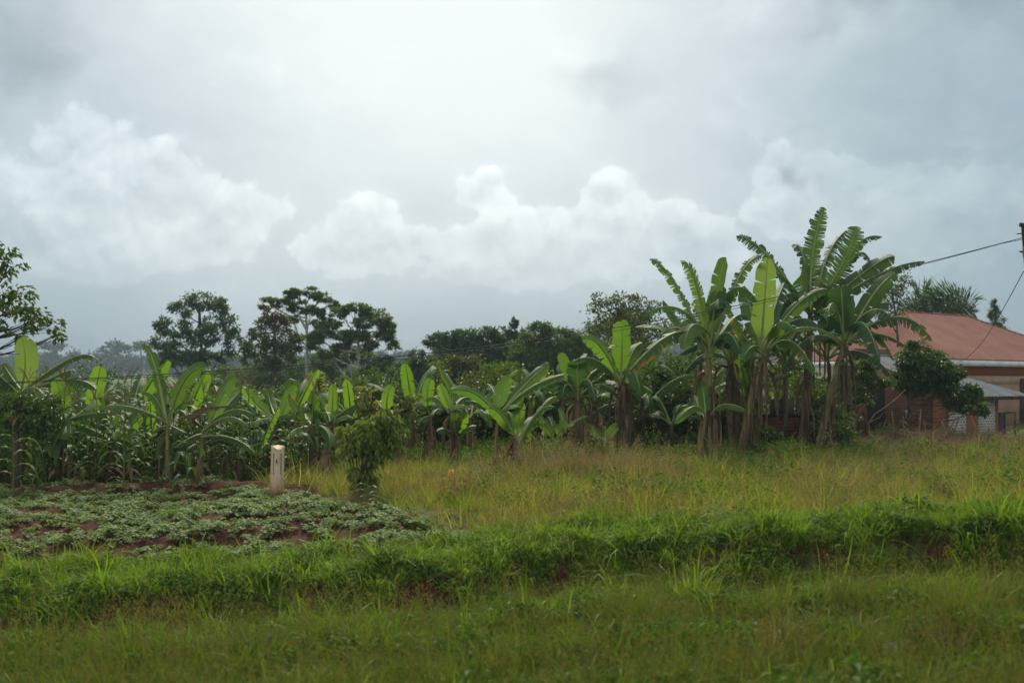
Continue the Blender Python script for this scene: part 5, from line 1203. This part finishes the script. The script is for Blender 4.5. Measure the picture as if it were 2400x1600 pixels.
# ------------------------------------------------------------------ maize
def maize_proto(seed, H, n):
    rng = np.random.default_rng(seed); root = thing('maize_plant', 'green maize plant with shining arched leaves at the back of the bean plot', 'maize plant', (0, 0, 0), 'maize plants at the back of the bean plot')
    m = MB(); m.tube([(0, 0, -.05), (.01, 0, H * .5), (.0, .01, H)], [.016, .013, .006], 6); m.build('stalk', M['maize_stalk'], root, True)
    for i in range(n):
        z = H * (.15 + .8 * i / n); a = (i % 2) * math.pi + rng.normal(0, .45) + seed; d = np.array([math.cos(a), math.sin(a), 0]); L = rng.uniform(.5, .85) * (1 - .3 * abs(i / n - .5)); k = 12
        s = np.linspace(0, 1, k)[:, None]; c = np.array([0, 0, z]) + d * L * (s - .25 * s ** 3) + np.array([0, 0, 1.]) * L * (.75 * s - 1.05 * s ** 2 * rng.uniform(.8, 1.2))
        w = .045 * np.sin(np.clip(s * .93 + .07, 0, 1) * 3.14) ** .6 * rng.uniform(.8, 1.1) + .002; sv = np.array([-d[1], d[0], 0])
        wv = .012 * np.sin(s * 22 + rng.uniform(0, 6))
        V = np.concatenate([c - sv * w + [0, 0, .02] + wv * np.array([0, 0, 1]), c, c + sv * w + [0, 0, .02] - wv * np.array([0, 0, 1])]); q = np.arange(k - 1)
        obj('leaf', V, np.concatenate([np.stack([q, q + 1, q + k + 1, q + k], 1), np.stack([q + k, q + k + 1, q + 2 * k + 1, q + 2 * k], 1)]), M['dead'] if i < 2 else M['maize'], root, None, {'tint': np.full(len(V), rng.uniform(.2, .9))}, True)
    if H > 1.3:
        m = MB()
        for q in range(7):
            a = rng.uniform(0, 6.28); l = rng.uniform(.14, .26); m.tube([(0, 0, H), (math.cos(a) * l * .3, math.sin(a) * l * .3, H + l * .7), (math.cos(a) * l * .7, math.sin(a) * l * .7, H + l)], [.004, .006, .003], 4, .7)
        m.build('tassel', M['gr_straw'], root)
    return root
protos = [maize_proto(i, h, n) for i, (h, n) in enumerate(((1.7, 11), (1.45, 10), (1.25, 9), (1.0, 8)))]
r_ = random.Random(9); used = [False] * 4; k_ = 0; placed = []
while k_ < 125:
    Y = r_.uniform(17.7, 21.5); px = r_.uniform(-40, 760); x = (px - 1200) / F * Y
    if px > 560 and Y < 18.6: continue
    if any((x - a) ** 2 + (Y - b) ** 2 < .045 for a, b in placed): continue
    placed.append((x, Y)); q = r_.choice((0, 0, 1, 1, 2, 3)) if px < 600 else r_.choice((1, 2, 3))
    o = protos[q] if not used[q] else copy_tree(protos[q]); used[q] = True
    o.location = (x, Y, gz(x, Y)); o.rotation_euler = (r_.uniform(-.08, .08), r_.uniform(-.08, .08), r_.uniform(0, 6.28)); s = r_.uniform(.62, 1.2); o.scale = (s, s, s); k_ += 1
# a few single maize plants standing in the beans
for i, (px, Y, q, lb) in enumerate(((30, 15.8, 1, 'lone maize plant at the left edge of the bean plot'), (290, 16.6, 2, 'lone maize plant in the beans below the drooping plume'), (440, 16.2, 2, 'lone maize plant in the beans between the slim banana stems'), (860, 13.9, 3, 'small maize seedling in the beans below the glossy leaved shrub'), (190, 16.9, 3, 'short maize seedling left of the lone plant in the beans'))):
    o = copy_tree(protos[q]); x = (px - 1200) / F * Y; o.location = (x, Y, gz(x, Y)); o.rotation_euler = (0, 0, i * 1.3); o['label'] = lb; o.scale = (.45,) * 3 if q == 3 else (.85,) * 3
# dried orange maize
o = copy_tree(protos[3]); Y = 14.6; x = (1062 - 1200) / F * Y; o.location = (x, Y, gz(x, Y)); o.rotation_euler = (0, .05, .2); o.scale = (.58, .58, .58)
o['label'] = 'dried orange maize plant at the edge of the pale grass'; o['group'] = ''; del o['group']
for ch in o.children:
    ch.data = ch.data.copy(); ch.data.materials[0] = M['maize_dry']
    if ch.name.startswith('stalk'): ch.data.materials[0] = M['gr_straw'] if False else solid('dried_stalk', (.34, .17, .06), (.25, .13, .05))

# ------------------------------------------------------------------ sticks, trash, rubble
def stick(name, label, pts, r, mat, cat, group=None):
    pts = np.array(pts); b = pts[0].copy(); root = thing(name, label, cat, b, group)
    m = MB(); m.tube(pts, np.linspace(r, r * .5, len(pts)), 7, wob=.1); m.build('wood', mat, root, True, b); return root
Y = 26.3
dry = solid('dry_stick', (.27, .20, .13), (.17, .12, .075), 8, .9, .1, .3)
s_ = stick('bent_branch', 'bare bent branch leaning in front of the shed', [at(2042, 1060, Y), at(2036, 1010, Y), at(2036, 990, Y), at(2050, 970, Y), at(2080, 950, Y), at(2105, 930, Y), at(2122, 913, Y + .2)], .026, dry, 'branch')
mm = MB(); mm.tube([at(2038, 992, Y), at(2018, 1015, Y), at(2006, 1045, Y)], [.012, .008, .005], 6); mm.tube([at(2040, 988, Y), at(2062, 978, Y), at(2072, 962, Y)], [.014, .009, .005], 6); mm.build('twig', dry, s_, True, np.array(s_.location))
rng = np.random.default_rng(77)
cs = [(2058, 1035), (2075, 1020), (2090, 1040), (2104, 1010), (2118, 1030), (2135, 1040), (2150, 1025), (2170, 1038), (2195, 1042), (2215, 1040), (2240, 1045), (2270, 1040), (2030, 1048), (2300, 1050)]
for i, (px, py) in enumerate(cs):
    y = 25.6 + rng.uniform(-.4, .6); x = (px - 1200) / F * y; g = gz(x, y); b = np.array([x, y, g]); h = rng.uniform(.25, .75); a = rng.uniform(0, 3.14)
    tipv = b + np.array([math.cos(a) * h * .5, rng.uniform(-.1, .1), h * abs(math.sin(a)) + .12])
    o = thing('cut_stalk', 'dry cut stalk sticking up from the mown heap before the shed', 'stalk', b, 'cut stalks before the shed')
    m = MB(); m.tube([b, (b + tipv) / 2 + rng.normal(size=3) * .03, tipv], [.022, .018, .014], 6)
    m.build('stem', dry, o, True, b)
    m = MB()
    for q in range(3):
        p = b + (tipv - b) * rng.uniform(.3, 1); d = rng.normal(size=3) * np.array([1, .5, .2]); d /= np.linalg.norm(d); k = 7; s = np.linspace(0, 1, k)[:, None]; L = rng.uniform(.2, .5)
        c = p + d * L * s + np.array([0, 0, -1]) * L * s ** 2; sv = np.array([-d[1], d[0], .3]) * .018 * (1 - s)
        m.add(np.concatenate([c - sv, c + sv]), np.stack([np.arange(k - 1), np.arange(1, k), np.arange(k + 1, 2 * k), np.arange(k, 2 * k - 1)], 1), rng.uniform(.2, 1))
    m.build('dry_leaf', M['dead'], o, False, b)
# clods of pinkish rubble beside the plot
for i, (px, py, s) in enumerate(((745, 1104, .13), (762, 1108, .10), (778, 1107, .12), (755, 1116, .11), (790, 1114, .09))):
    y = 17.6; x = (px - 1200) / F * y; g = gz(x, y); rr = np.random.default_rng(i)
    u = unit(rr.normal(size=(60, 3))); import bmesh as _b
    bm = _b.new(); _b.ops.create_icosphere(bm, subdivisions=2, radius=1)
    V = np.array([v.co for v in bm.verts]); Fc = np.array([[v.index for v in f.verts] for f in bm.faces]); bm.free()
    V = V * (1 + .22 * np.sin(V @ rr.normal(size=3) * 4)[:, None]) * np.array([s, s * .7, s * .45])
    o = obj('earth_clod', V, Fc, M.setdefault('clod', solid('pink_clod', (.36, .20, .13), (.25, .13, .085), 9)), None, None, {'tint': np.zeros(len(V))}); o.location = (x, y, g + s * .2)
    tag(o, 'pinkish dry earth clod in the small heap right of the stone', 'clod', 'earth clods right of the stone')
for i, (px, py, Y, lb) in enumerate(((2087, 1520, 7.6, 'small crumpled white litter scrap in the near verge'), (2215, 1505, 7.8, 'larger white litter scrap nearest the right edge of the verge'))):
    b = at(px, py, Y); rr = np.random.default_rng(i + 4); n = 7
    g = np.stack(np.meshgrid(np.linspace(-1, 1, n), np.linspace(-1, 1, n)), -1).reshape(-1, 2)
    V = np.concatenate([g * .05 * (1 + .3 * i), rr.normal(0, .014, (n * n, 1))], 1); V = V[:, [0, 2, 1]]
    a = (np.arange(n - 1)[:, None] * n + np.arange(n - 1)[None, :]).reshape(-1); o = obj('litter_scrap', V, np.stack([a, a + 1, a + n + 1, a + n], 1), solid('white_litter', (.6, .6, .6), (.45, .45, .46), 9, .6), None, None, {'tint': np.zeros(len(V))})
    o.location = b; tag(o, lb, 'litter', 'scraps of litter in the verge')

# ------------------------------------------------------------------ grass and crops: what nobody could count
HID = bpy.data.collections.new('tufts')      # not linked: only instanced
def hidden(o):
    COL.objects.unlink(o); return o
def grass_tuft(name, n, h, w, spread, lean, mat, rng, seg=4, heads=0, mat2=None, frac2=0.0, curve=.5):
    """n curved blades"""
    a = rng.uniform(0, 6.28, n); r = spread * np.sqrt(rng.uniform(0, 1, n)); b = np.stack([np.cos(a) * r, np.sin(a) * r, np.full(n, -.02)], 1)
    d = unit(np.stack([np.cos(a + rng.normal(0, .9, n)), np.sin(a + rng.normal(0, .9, n)), np.zeros(n)], 1))
    H = h * rng.uniform(.45, 1.15, n); ln = lean * rng.uniform(.2, 1.3, n)
    s = np.linspace(0, 1, seg + 1)[None, :, None]
    c = b[:, None, :] + d[:, None, :] * (H * ln)[:, None, None] * s ** 1.7 + np.array([0, 0, 1.])[None, None] * (H[:, None, None]) * (s - curve * (ln[:, None, None]) * s ** 3 * .9)
    az = rng.uniform(0, 6.28, n); sv = np.stack([np.cos(az), np.sin(az), np.zeros(n)], 1)[:, None, :] * (w * rng.uniform(.6, 1.3, n))[:, None, None] * (1 - s ** 1.6 * .94)
    V = np.stack([c - sv / 2, c + sv / 2], 2).reshape(-1, 3); m = (seg + 1) * 2
    o_ = np.arange(n)[:, None, None] * m; q = np.arange(seg)[None, :, None] * 2
    Fq = (o_ + q + np.array([0, 1, 3, 2])[None, None]).reshape(-1, 4)
    tint = np.repeat(rng.uniform(0, 1, n), m); midx = np.repeat((rng.uniform(0, 1, n) < frac2).astype(int), seg)
    Vs = [V]; Fs = [Fq]; Ts = [tint]; Ms = [midx]
    if heads:
        ks = rng.choice(n, heads, replace=False); tips = c[ks, -1]; hv = []; 
        pts = np.repeat(tips, 14, 0) + rng.normal(0, 1, (heads * 14, 3)) * np.array([.018, .018, .06]); dr = rng.normal(0, 1, (heads * 14, 3)) * .6 + np.array([0, 0, 1.])
        V2, F2 = leaf_cards(pts, dr, .022, .007, rng); Vs.append(V2); Fs.append(F2 + len(V)); Ts.append(np.full(len(V2), .8)); Ms.append(np.full(len(F2), 1 if mat2 else 0))
    return hidden(obj(name, np.concatenate(Vs), Fs, [mat] + ([mat2] if mat2 else []), None, np.concatenate(Ms), {'tint': np.concatenate(Ts)}))
def leafy_tuft(name, n, h, leaf, spread, mat, rng, wid=.6, droop=.2, stems=True):
    """broad leaves held on short stems"""
    a = rng.uniform(0, 6.28, n); r = spread * np.sqrt(rng.uniform(0, 1, n)); z = h * rng.uniform(.25, 1, n) * (1 - .35 * (r / spread))
    p = np.stack([np.cos(a) * r, np.sin(a) * r, z], 1); d = unit(np.stack([np.cos(a), np.sin(a), rng.uniform(-.3, .6, n)], 1) + rng.normal(0, .5, (n, 3)))
    V, Fc = leaf_cards(p, d, leaf, leaf * wid, rng, .15, droop, .6); T = np.repeat(rng.uniform(0, 1, n), 4)
    return hidden(obj(name, V, Fc, mat, None, None, {'tint': T}))
def bean_tuft(name, rng, n=9):
    """trefoils of round leaflets held flat on stalks"""
    mb = MB(); k = 7
    for i in range(n):
        a = rng.uniform(0, 6.28); r = .15 * math.sqrt(rng.uniform(.02, 1)); c = np.array([math.cos(a) * r, math.sin(a) * r, rng.uniform(.07, .19)]); nrm = unit(np.array([math.cos(a) * .5, math.sin(a) * .5, 1.]) + rng.normal(0, .3, 3)); t1 = unit(np.cross(nrm, [0, 1, .1])); t2 = np.cross(nrm, t1)
        tn = rng.uniform(0, 1)
        for j in range(3):
            b = a + (j - 1) * 1.9 + rng.normal(0, .2); ctr = c + (t1 * math.cos(b) + t2 * math.sin(b)) * .042; L = rng.uniform(.032, .046)
            ang = np.linspace(0, 6.283, k, endpoint=False); V = ctr + (np.cos(ang)[:, None] * t1 + np.sin(ang)[:, None] * t2) * L * (.8 + .2 * np.cos(ang - b))[:, None] - nrm * .006 * rng.uniform(0, 2)
            V = np.concatenate([[ctr + nrm * .004], V]); mb.add(V, [(0, 1 + q, 1 + (q + 1) % k) for q in range(k)], tn)
        mb.tube([(0, 0, -.02), c], .003, 4, tn, cap=False)
    return hidden(mb.build(name, M['bean']))

def scatter(name, label, tufts, pts, rot, scl, idx=None):
    """one object whose points carry copies of the tufts"""
    me = bpy.data.meshes.new(name); n = len(pts); me.vertices.add(n); me.vertices.foreach_set('co', np.asarray(pts, np.float32).reshape(-1))
    a = me.attributes.new('rot', 'FLOAT_VECTOR', 'POINT'); a.data.foreach_set('vector', np.asarray(rot, np.float32).reshape(-1))
    a = me.attributes.new('scl', 'FLOAT_VECTOR', 'POINT'); a.data.foreach_set('vector', np.asarray(scl, np.float32).reshape(-1))
    if idx is None: idx = np.random.default_rng(1).integers(0, len(tufts), n)
    a = me.attributes.new('idx', 'INT', 'POINT'); a.data.foreach_set('value', np.asarray(idx, np.int32))
    o = bpy.data.objects.new(name, me); COL.objects.link(o); tag(o, label, None, None, 'stuff')
    c = bpy.data.collections.new(name + '_tufts')
    for q, t_ in enumerate(tufts): t_.name = '%s_tuft_%02d' % (name, q); c.objects.link(t_)
    ng = bpy.data.node_groups.new(name, 'GeometryNodeTree'); ng.interface.new_socket('Geometry', in_out='INPUT', socket_type='NodeSocketGeometry'); ng.interface.new_socket('Geometry', in_out='OUTPUT', socket_type='NodeSocketGeometry')
    N = ng.nodes; i_ = N.new('NodeGroupInput'); o_ = N.new('NodeGroupOutput'); ci = N.new('GeometryNodeCollectionInfo'); ci.inputs[0].default_value = c; ci.inputs['Separate Children'].default_value = True; ci.inputs['Reset Children'].default_value = True
    ip = N.new('GeometryNodeInstanceOnPoints'); ip.inputs['Pick Instance'].default_value = True
    r1 = N.new('GeometryNodeInputNamedAttribute'); r1.data_type = 'FLOAT_VECTOR'; r1.inputs[0].default_value = 'rot'
    r2 = N.new('GeometryNodeInputNamedAttribute'); r2.data_type = 'FLOAT_VECTOR'; r2.inputs[0].default_value = 'scl'
    rv = N.new('GeometryNodeInputNamedAttribute'); rv.data_type = 'INT'; rv.inputs[0].default_value = 'idx'
    er = N.new('FunctionNodeEulerToRotation'); L = ng.links
    L.new(i_.outputs[0], ip.inputs['Points']); L.new(ci.outputs[0], ip.inputs['Instance']); L.new(r1.outputs[0], er.inputs[0]); L.new(er.outputs[0], ip.inputs['Rotation'])
    L.new(r2.outputs[0], ip.inputs['Scale']); L.new(rv.outputs[0], ip.inputs['Instance Index']); L.new(ip.outputs[0], o_.inputs[0])
    md = o.modifiers.new('scatter', 'NODES'); md.node_group = ng
    return o
def points(n, x0, x1, y0, y1, keep, rng, wedge=True):
    """random points of a region; wedge: widen with the distance so that nothing is wasted far outside the view"""
    n = int(n * 1.38); y = rng.uniform(y0, y1, n); hw = .56 * y + 4.0
    x = rng.uniform(-1, 1, n) * hw
    m = (x > x0) & (x < x1); x, y = x[m], y[m]; p = keep(x, y); k = rng.uniform(0, 1, len(x)) < p; x, y = x[k], y[k]
    return np.stack([x, y, ground_z(x, y)], 1)
def spread_rs(p, rng, s0, s1, tilt=.12, smod=None, zs=(.85, 1.2)):
    n = len(p); rot = np.stack([rng.normal(0, tilt, n), rng.normal(0, tilt, n), rng.uniform(0, 6.28, n)], 1); s = rng.uniform(s0, s1, n)
    if smod is not None: s = s * smod
    return rot, np.stack([s, s, s * rng.uniform(*zs, n)], 1)

g_ = np.random.default_rng(21)
# near verge
def pick(p, groups, seed, rng, s=1.3, soft=.5):
    """groups: lists of tuft numbers; which one grows where follows patches of the ground"""
    v = np.stack([wav(p[:, 0], p[:, 1], s * (1 + .3 * i), seed + i) + rng.normal(0, soft, len(p)) + w for i, (w, _) in enumerate(groups)], 1); k = v.argmax(1)
    out = np.zeros(len(p), int)
    for i, (_, g) in enumerate(groups): m = k == i; out[m] = rng.choice(g, m.sum())
    return out
vt = [grass_tuft('tuft', 26, .30, .010, .10, .75, M['gr_verge'], g_, 4, 0, M['gr_head'], .06) for _ in range(4)]            # 0-3
vt += [grass_tuft('tuft', 16, .44, .0065, .10, .55, M['gr_verge'], g_, 4, 6, M['gr_head'], .4) for _ in range(3)]            # 4-6 seeding
vt += [leafy_tuft('tuft', 30, .2, .06, .13, M['weed'], g_) for _ in range(3)]                                              # 7-9 broad leaves
vt += [grass_tuft('tuft', 16, .34, .013, .09, .8, M['gr_bank'], g_, 5, 0, None, 0, .7) for _ in range(3)]                    # 10-12 broad bright blades
vt += [grass_tuft('tuft', 26, .36, .009, .09, .6, M['gr_straw'], g_, 4, 6, M['gr_head'], .5) for _ in range(2)]              # 13-14 straw
p = points(11500, -20, 20, 4.2, 10.2, lambda x, y: np.where(y < bank_y(x) - .8, 1.0, .2), g_); r, s = spread_rs(p, g_, .55, 1.3, .16, .75 + .5 * ss(-.3, .7, wav(p[:, 0], p[:, 1], 1.2, 30)))
ix = pick(p, [(.35, [0, 1, 2, 3]), (.1, [4, 5, 6]), (.1, [7, 8, 9]), (-.55, [10, 11, 12])], 70, g_, 1.0, .45)
q_ = (p[:, 0] > 1.6) & (p[:, 1] < 7.9) & (wav(p[:, 0], p[:, 1], .9, 90) > .45) & (g_.uniform(0, 1, len(p)) < .6); ix[q_] = g_.choice([13, 14], q_.sum())
scatter('verge_grass', 'dull green verge grass with seeding stalks along the road', vt, p, r, s, ix)
# bank
bt = [grass_tuft('tuft', 30, .25, .0105, .11, 1.0, M['gr_bank'], g_, 4, 0, None, 0, .7) for _ in range(5)] + [leafy_tuft('tuft', 34, .18, .055, .13, M['weed'], g_) for _ in range(3)] + [grass_tuft('tuft', 10, .5, .014, .07, .9, M['gr_bank'], g_, 5, 2, M['gr_head'], .1, .7) for _ in range(2)] + [grass_tuft('tuft', 24, .26, .009, .1, .9, M['gr_verge'], g_, 4, 0, M['gr_head'], .25) for _ in range(2)]
def bank_keep(x, y):
    by = bank_y(x); d = y - by
    face = (d > -.7) & (d < .25); bare = wav(x, y, 1.6, 12) > -.1
    return np.where(face, np.where(bare & (d > -.6) & (d < .2), .10, .6), np.where((d >= .25) & (d < 1.5 - .4 * (x > 3)), 1.0, np.where((d <= -.7) & (d > -1.9), .75, .0))) * (1 - soil_mask(x, y) * .95)
p = points(26000, -20, 20, 8.6, 14.2, bank_keep, g_); r, s = spread_rs(p, g_, .5, 1.25, .22, .72 + .55 * ss(-.4, .8, wav(p[:, 0], p[:, 1], 1.1, 31)))
ix = pick(p, [(.35, [0, 1, 2, 3, 4]), (-.05, [5, 6, 7]), (-.35, [8, 9]), (-.1, [10, 11])], 110, g_, .9, .4)
scatter('bank_grass', 'lush bright green grass covering the roadside bank', bt, p, r, s, ix)
# pale field grass
ft = [grass_tuft('tuft', 24, .42, .0085, .16, .8, M['gr_dry'], g_, 4, 6, M['gr_head'], .12) for _ in range(5)]                # 0-4 pale
ft += [grass_tuft('tuft', 28, .34, .010, .15, .8, M['gr_bank'], g_, 4, 0, M['gr_dry'], .5) for _ in range(3)]                # 5-7 green
ft += [leafy_tuft('tuft', 44, .34, .045, .18, M['weed'], g_, .5) for _ in range(2)]                                        # 8-9 weeds
ft += [grass_tuft('tuft', 22, .55, .006, .2, .5, M['gr_head'], g_, 4, 9, M['gr_straw'], .3) for _ in range(3)]               # 10-12 brown brush
ft += [grass_tuft('tuft', 26, .34, .009, .16, 1.1, M['gr_straw'], g_, 4, 0, M['gr_dry'], .5, .9) for _ in range(2)]          # 13-14 straw
def field_keep(x, y):
    by = bank_y(x); return (1 - soil_mask(x, y)) * ss(by + .9, by + 1.6, y) * ss(-1.3, -.4, x + (y - 13.4) * .78) * np.where((y > 17.8 + .25 * np.clip(x + 5, -6, 10)) & (x < -3.2), 0.25, 1.0) * ss(28, 26, y) * (1 - ss(7.2, 8.6, x) * ss(22.6, 24.2, y) * .88) * (.5 + .5 * ss(-.6, .3, wav(x, y, 1.5, 61)))
p = points(25000, -16, 20, 11.6, 28, field_keep, g_)
sm = .5 + .5 * ss(-.3, .9, wav(p[:, 0], p[:, 1], 2.2, 32)) + .45 * ss(.0, .8, wav(p[:, 0], p[:, 1], .8, 33)) + .45 * np.exp(-((p[:, 0] - 1.3) / 1.5) ** 2 - ((p[:, 1] - 17.6) / 1.3) ** 2)
sm = sm * (1 - .40 * ss(20, 25, p[:, 1]))
ix = pick(p, [(.45, [0, 1, 2, 3, 4]), (.15, [5, 6, 7]), (-.35, [8, 9]), (-.05, [10, 11, 12]), (-.05, [13, 14])], 150, g_, 1.7, .42)
q_ = (np.exp(-((p[:, 0] - 1.3) / 1.3) ** 2 - ((p[:, 1] - 17.6) / 1.0) ** 2) > g_.uniform(.2, 1, len(p))); ix[q_] = g_.choice([10, 11, 12, 6], q_.sum())
r, s = spread_rs(p, g_, .5, 1.25, .22, sm); scatter('field_grass', 'tall pale yellowing grass over the open field', ft, p, r, s, ix)
# green weeds at the back of the field and under the bananas
wt = [leafy_tuft('tuft', 60, .42, .075, .22, M['weed'], g_, .55) for _ in range(4)] + [grass_tuft('tuft', 30, .5, .010, .14, .8, M['gr_bank'], g_) for _ in range(2)]
def weed_keep(x, y):
    edge = 18.9 + .25 * np.clip(x + 5, -6, 3) + .75 * ss(-1, 6, x) + .7 * wav(x, y, 3, 40); return ss(edge, edge + 1.2, y) * (1 - soil_mask(x, y)) * np.where(x > 6.5, .22 * ss(23.5, 22, y), .85) + .05 * ss(-2, 0, x)
p = points(15000, -17, 20, 13.5, 27.5, weed_keep, g_); r, s = spread_rs(p, g_, .45, 1.15, .2); scatter('weeds', 'green weeds and seedlings under the banana plants', wt, p, r, s)
# straw and mown leaves before the shed
st = [grass_tuft('tuft', 30, .34, .014, .2, 1.5, M['gr_straw'], g_, 4, 0, M['dead'], .5, .9) for _ in range(3)]
p = points(11000, 6.8, 20, 22.8, 27.2, lambda x, y: ss(7.0, 8.8, x + .6 * wav(x, y, 2, 45)) * ss(22.8, 24.0, y + .5 * wav(x, y, 1.2, 44)) * .8, g_); r, s = spread_rs(p, g_, .5, 1.35, .5, .55 + .5 * ss(-.2, .8, wav(p[:, 0], p[:, 1], 1.1, 46))); scatter('mown_straw', 'heap of dry mown stalks and straw before the shed', st, p, r, s)
# beans
bnt = [bean_tuft('tuft', g_, 10) for _ in range(6)]
p = points(30000, -16, 3, 11.8, 18.9, lambda x, y: ss(.25, .8, soil_mask(x, y)) * np.where(wav(x, y, 1.3, 50) + .6 * np.sin(y * 6.0 + 1.5 * np.sin(x * .9)) > -.2, .29, .08) * (1 - .93 * np.exp(-((y - 16.95) / .42) ** 2) * ss(-2.4, -3.2, x) * ss(-8.8, -6.8, x)), g_)
r, s = spread_rs(p, g_, .30, .72, .2, None, (.6, .95)); scatter('bean_crop', 'low pale green bean plants over red brown soil', bnt, p, r, s)

# ------------------------------------------------------------------ the far ridge
def far_proto(seed, flat):
    rng = np.random.default_rng(seed); L = []
    for i in range(7):
        if flat: L.append((np.array([rng.uniform(-3.2, 3.2), rng.uniform(-3, 3), rng.uniform(6.2, 7.6)]), np.array([2.0, 2.0, .7])))
        else: L.append((np.array([rng.uniform(-2, 2), rng.uniform(-2, 2), rng.uniform(2.2, 6.2)]), np.array([2.0, 2.0, 1.5]) * rng.uniform(.7, 1.1)))
    V, Fc, T, _ = crown(L, .9, rng, .7, .34, .7); return V, Fc, T
rng = np.random.default_rng(8); ft_ = []
for i in range(5):
    V, Fc, T = far_proto(i, False); ft_.append(hidden(obj('tuft', V, Fc, M['far'], None, None, {'tint': T})))
n = 1500; y = rng.uniform(395, 560, n); x = rng.uniform(-420, 420, n); p = np.stack([x, y, ground_z(x, y) - 1], 1); r, s = spread_rs(p, rng, .7, 1.25, .05)
y2 = rng.uniform(150, 395, 260); x2 = rng.uniform(-300, 300, 260); p2 = np.stack([x2, y2, ground_z(x2, y2) - 1], 1); r2, s2 = spread_rs(p2, rng, .25, .6, .05)
scatter('far_wood', 'hazy wood along the far ridge', ft_, np.concatenate([p, p2]), np.concatenate([r, r2]), np.concatenate([s, s2]))
FT = 'single trees standing out on the far ridge'
for i, (px, flat, sc, lb) in enumerate(((330, True, 1.35, 'hazy flat topped tree on the far ridge right of the arching leaf tip'), (130, True, 1.3, 'hazy flat topped tree on the far ridge above the arching leaf'), (240, False, 1.35, 'hazy rounded tree on the far ridge in the middle of the left gap'), (275, False, 1.5, 'hazy taller rounded tree on the far ridge'))):
    Yf = 400 + 12 * i; xx = (px - 1200) / F * Yf; b = np.array([xx, Yf, gz(xx, Yf)]); root = thing('far_tree', lb, 'tree', b, FT); V, Fc, T = far_proto(30 + i, flat)
    V[:, 2] += 2.0; obj('crown', V * sc, Fc, M['far'], root, None, {'tint': T}); m = MB(); m.tube([(0, 0, -1), (.1, 0, 4), (0, 0, 8.5)], [.35, .25, .15], 7); m.build('trunk', M['bark'], root).scale = (sc,) * 3

# ------------------------------------------------------------------ the air
me_ = MB(); me_.box((-660, -50, -9), (660, 760, 30)); hz = me_.build('haze', bpy.data.materials.new('haze'))
hm = hz.data.materials[0]; hm.use_nodes = True; t_ = NT(hm.node_tree)
for nd in list(t_.n): t_.n.remove(nd)
ho = t_.new('ShaderNodeOutputMaterial'); pv = t_.new('ShaderNodeVolumePrincipled'); pv.inputs['Color'].default_value = (.40, .50, .60, 1); pv.inputs['Density'].default_value = .0010; pv.inputs['Anisotropy'].default_value = .0
t_.l.new(pv.outputs[0], ho.inputs['Volume']); tag(hz, None, None, None, 'stuff')
hz['label'] = 'thin grey blue haze over the valley'
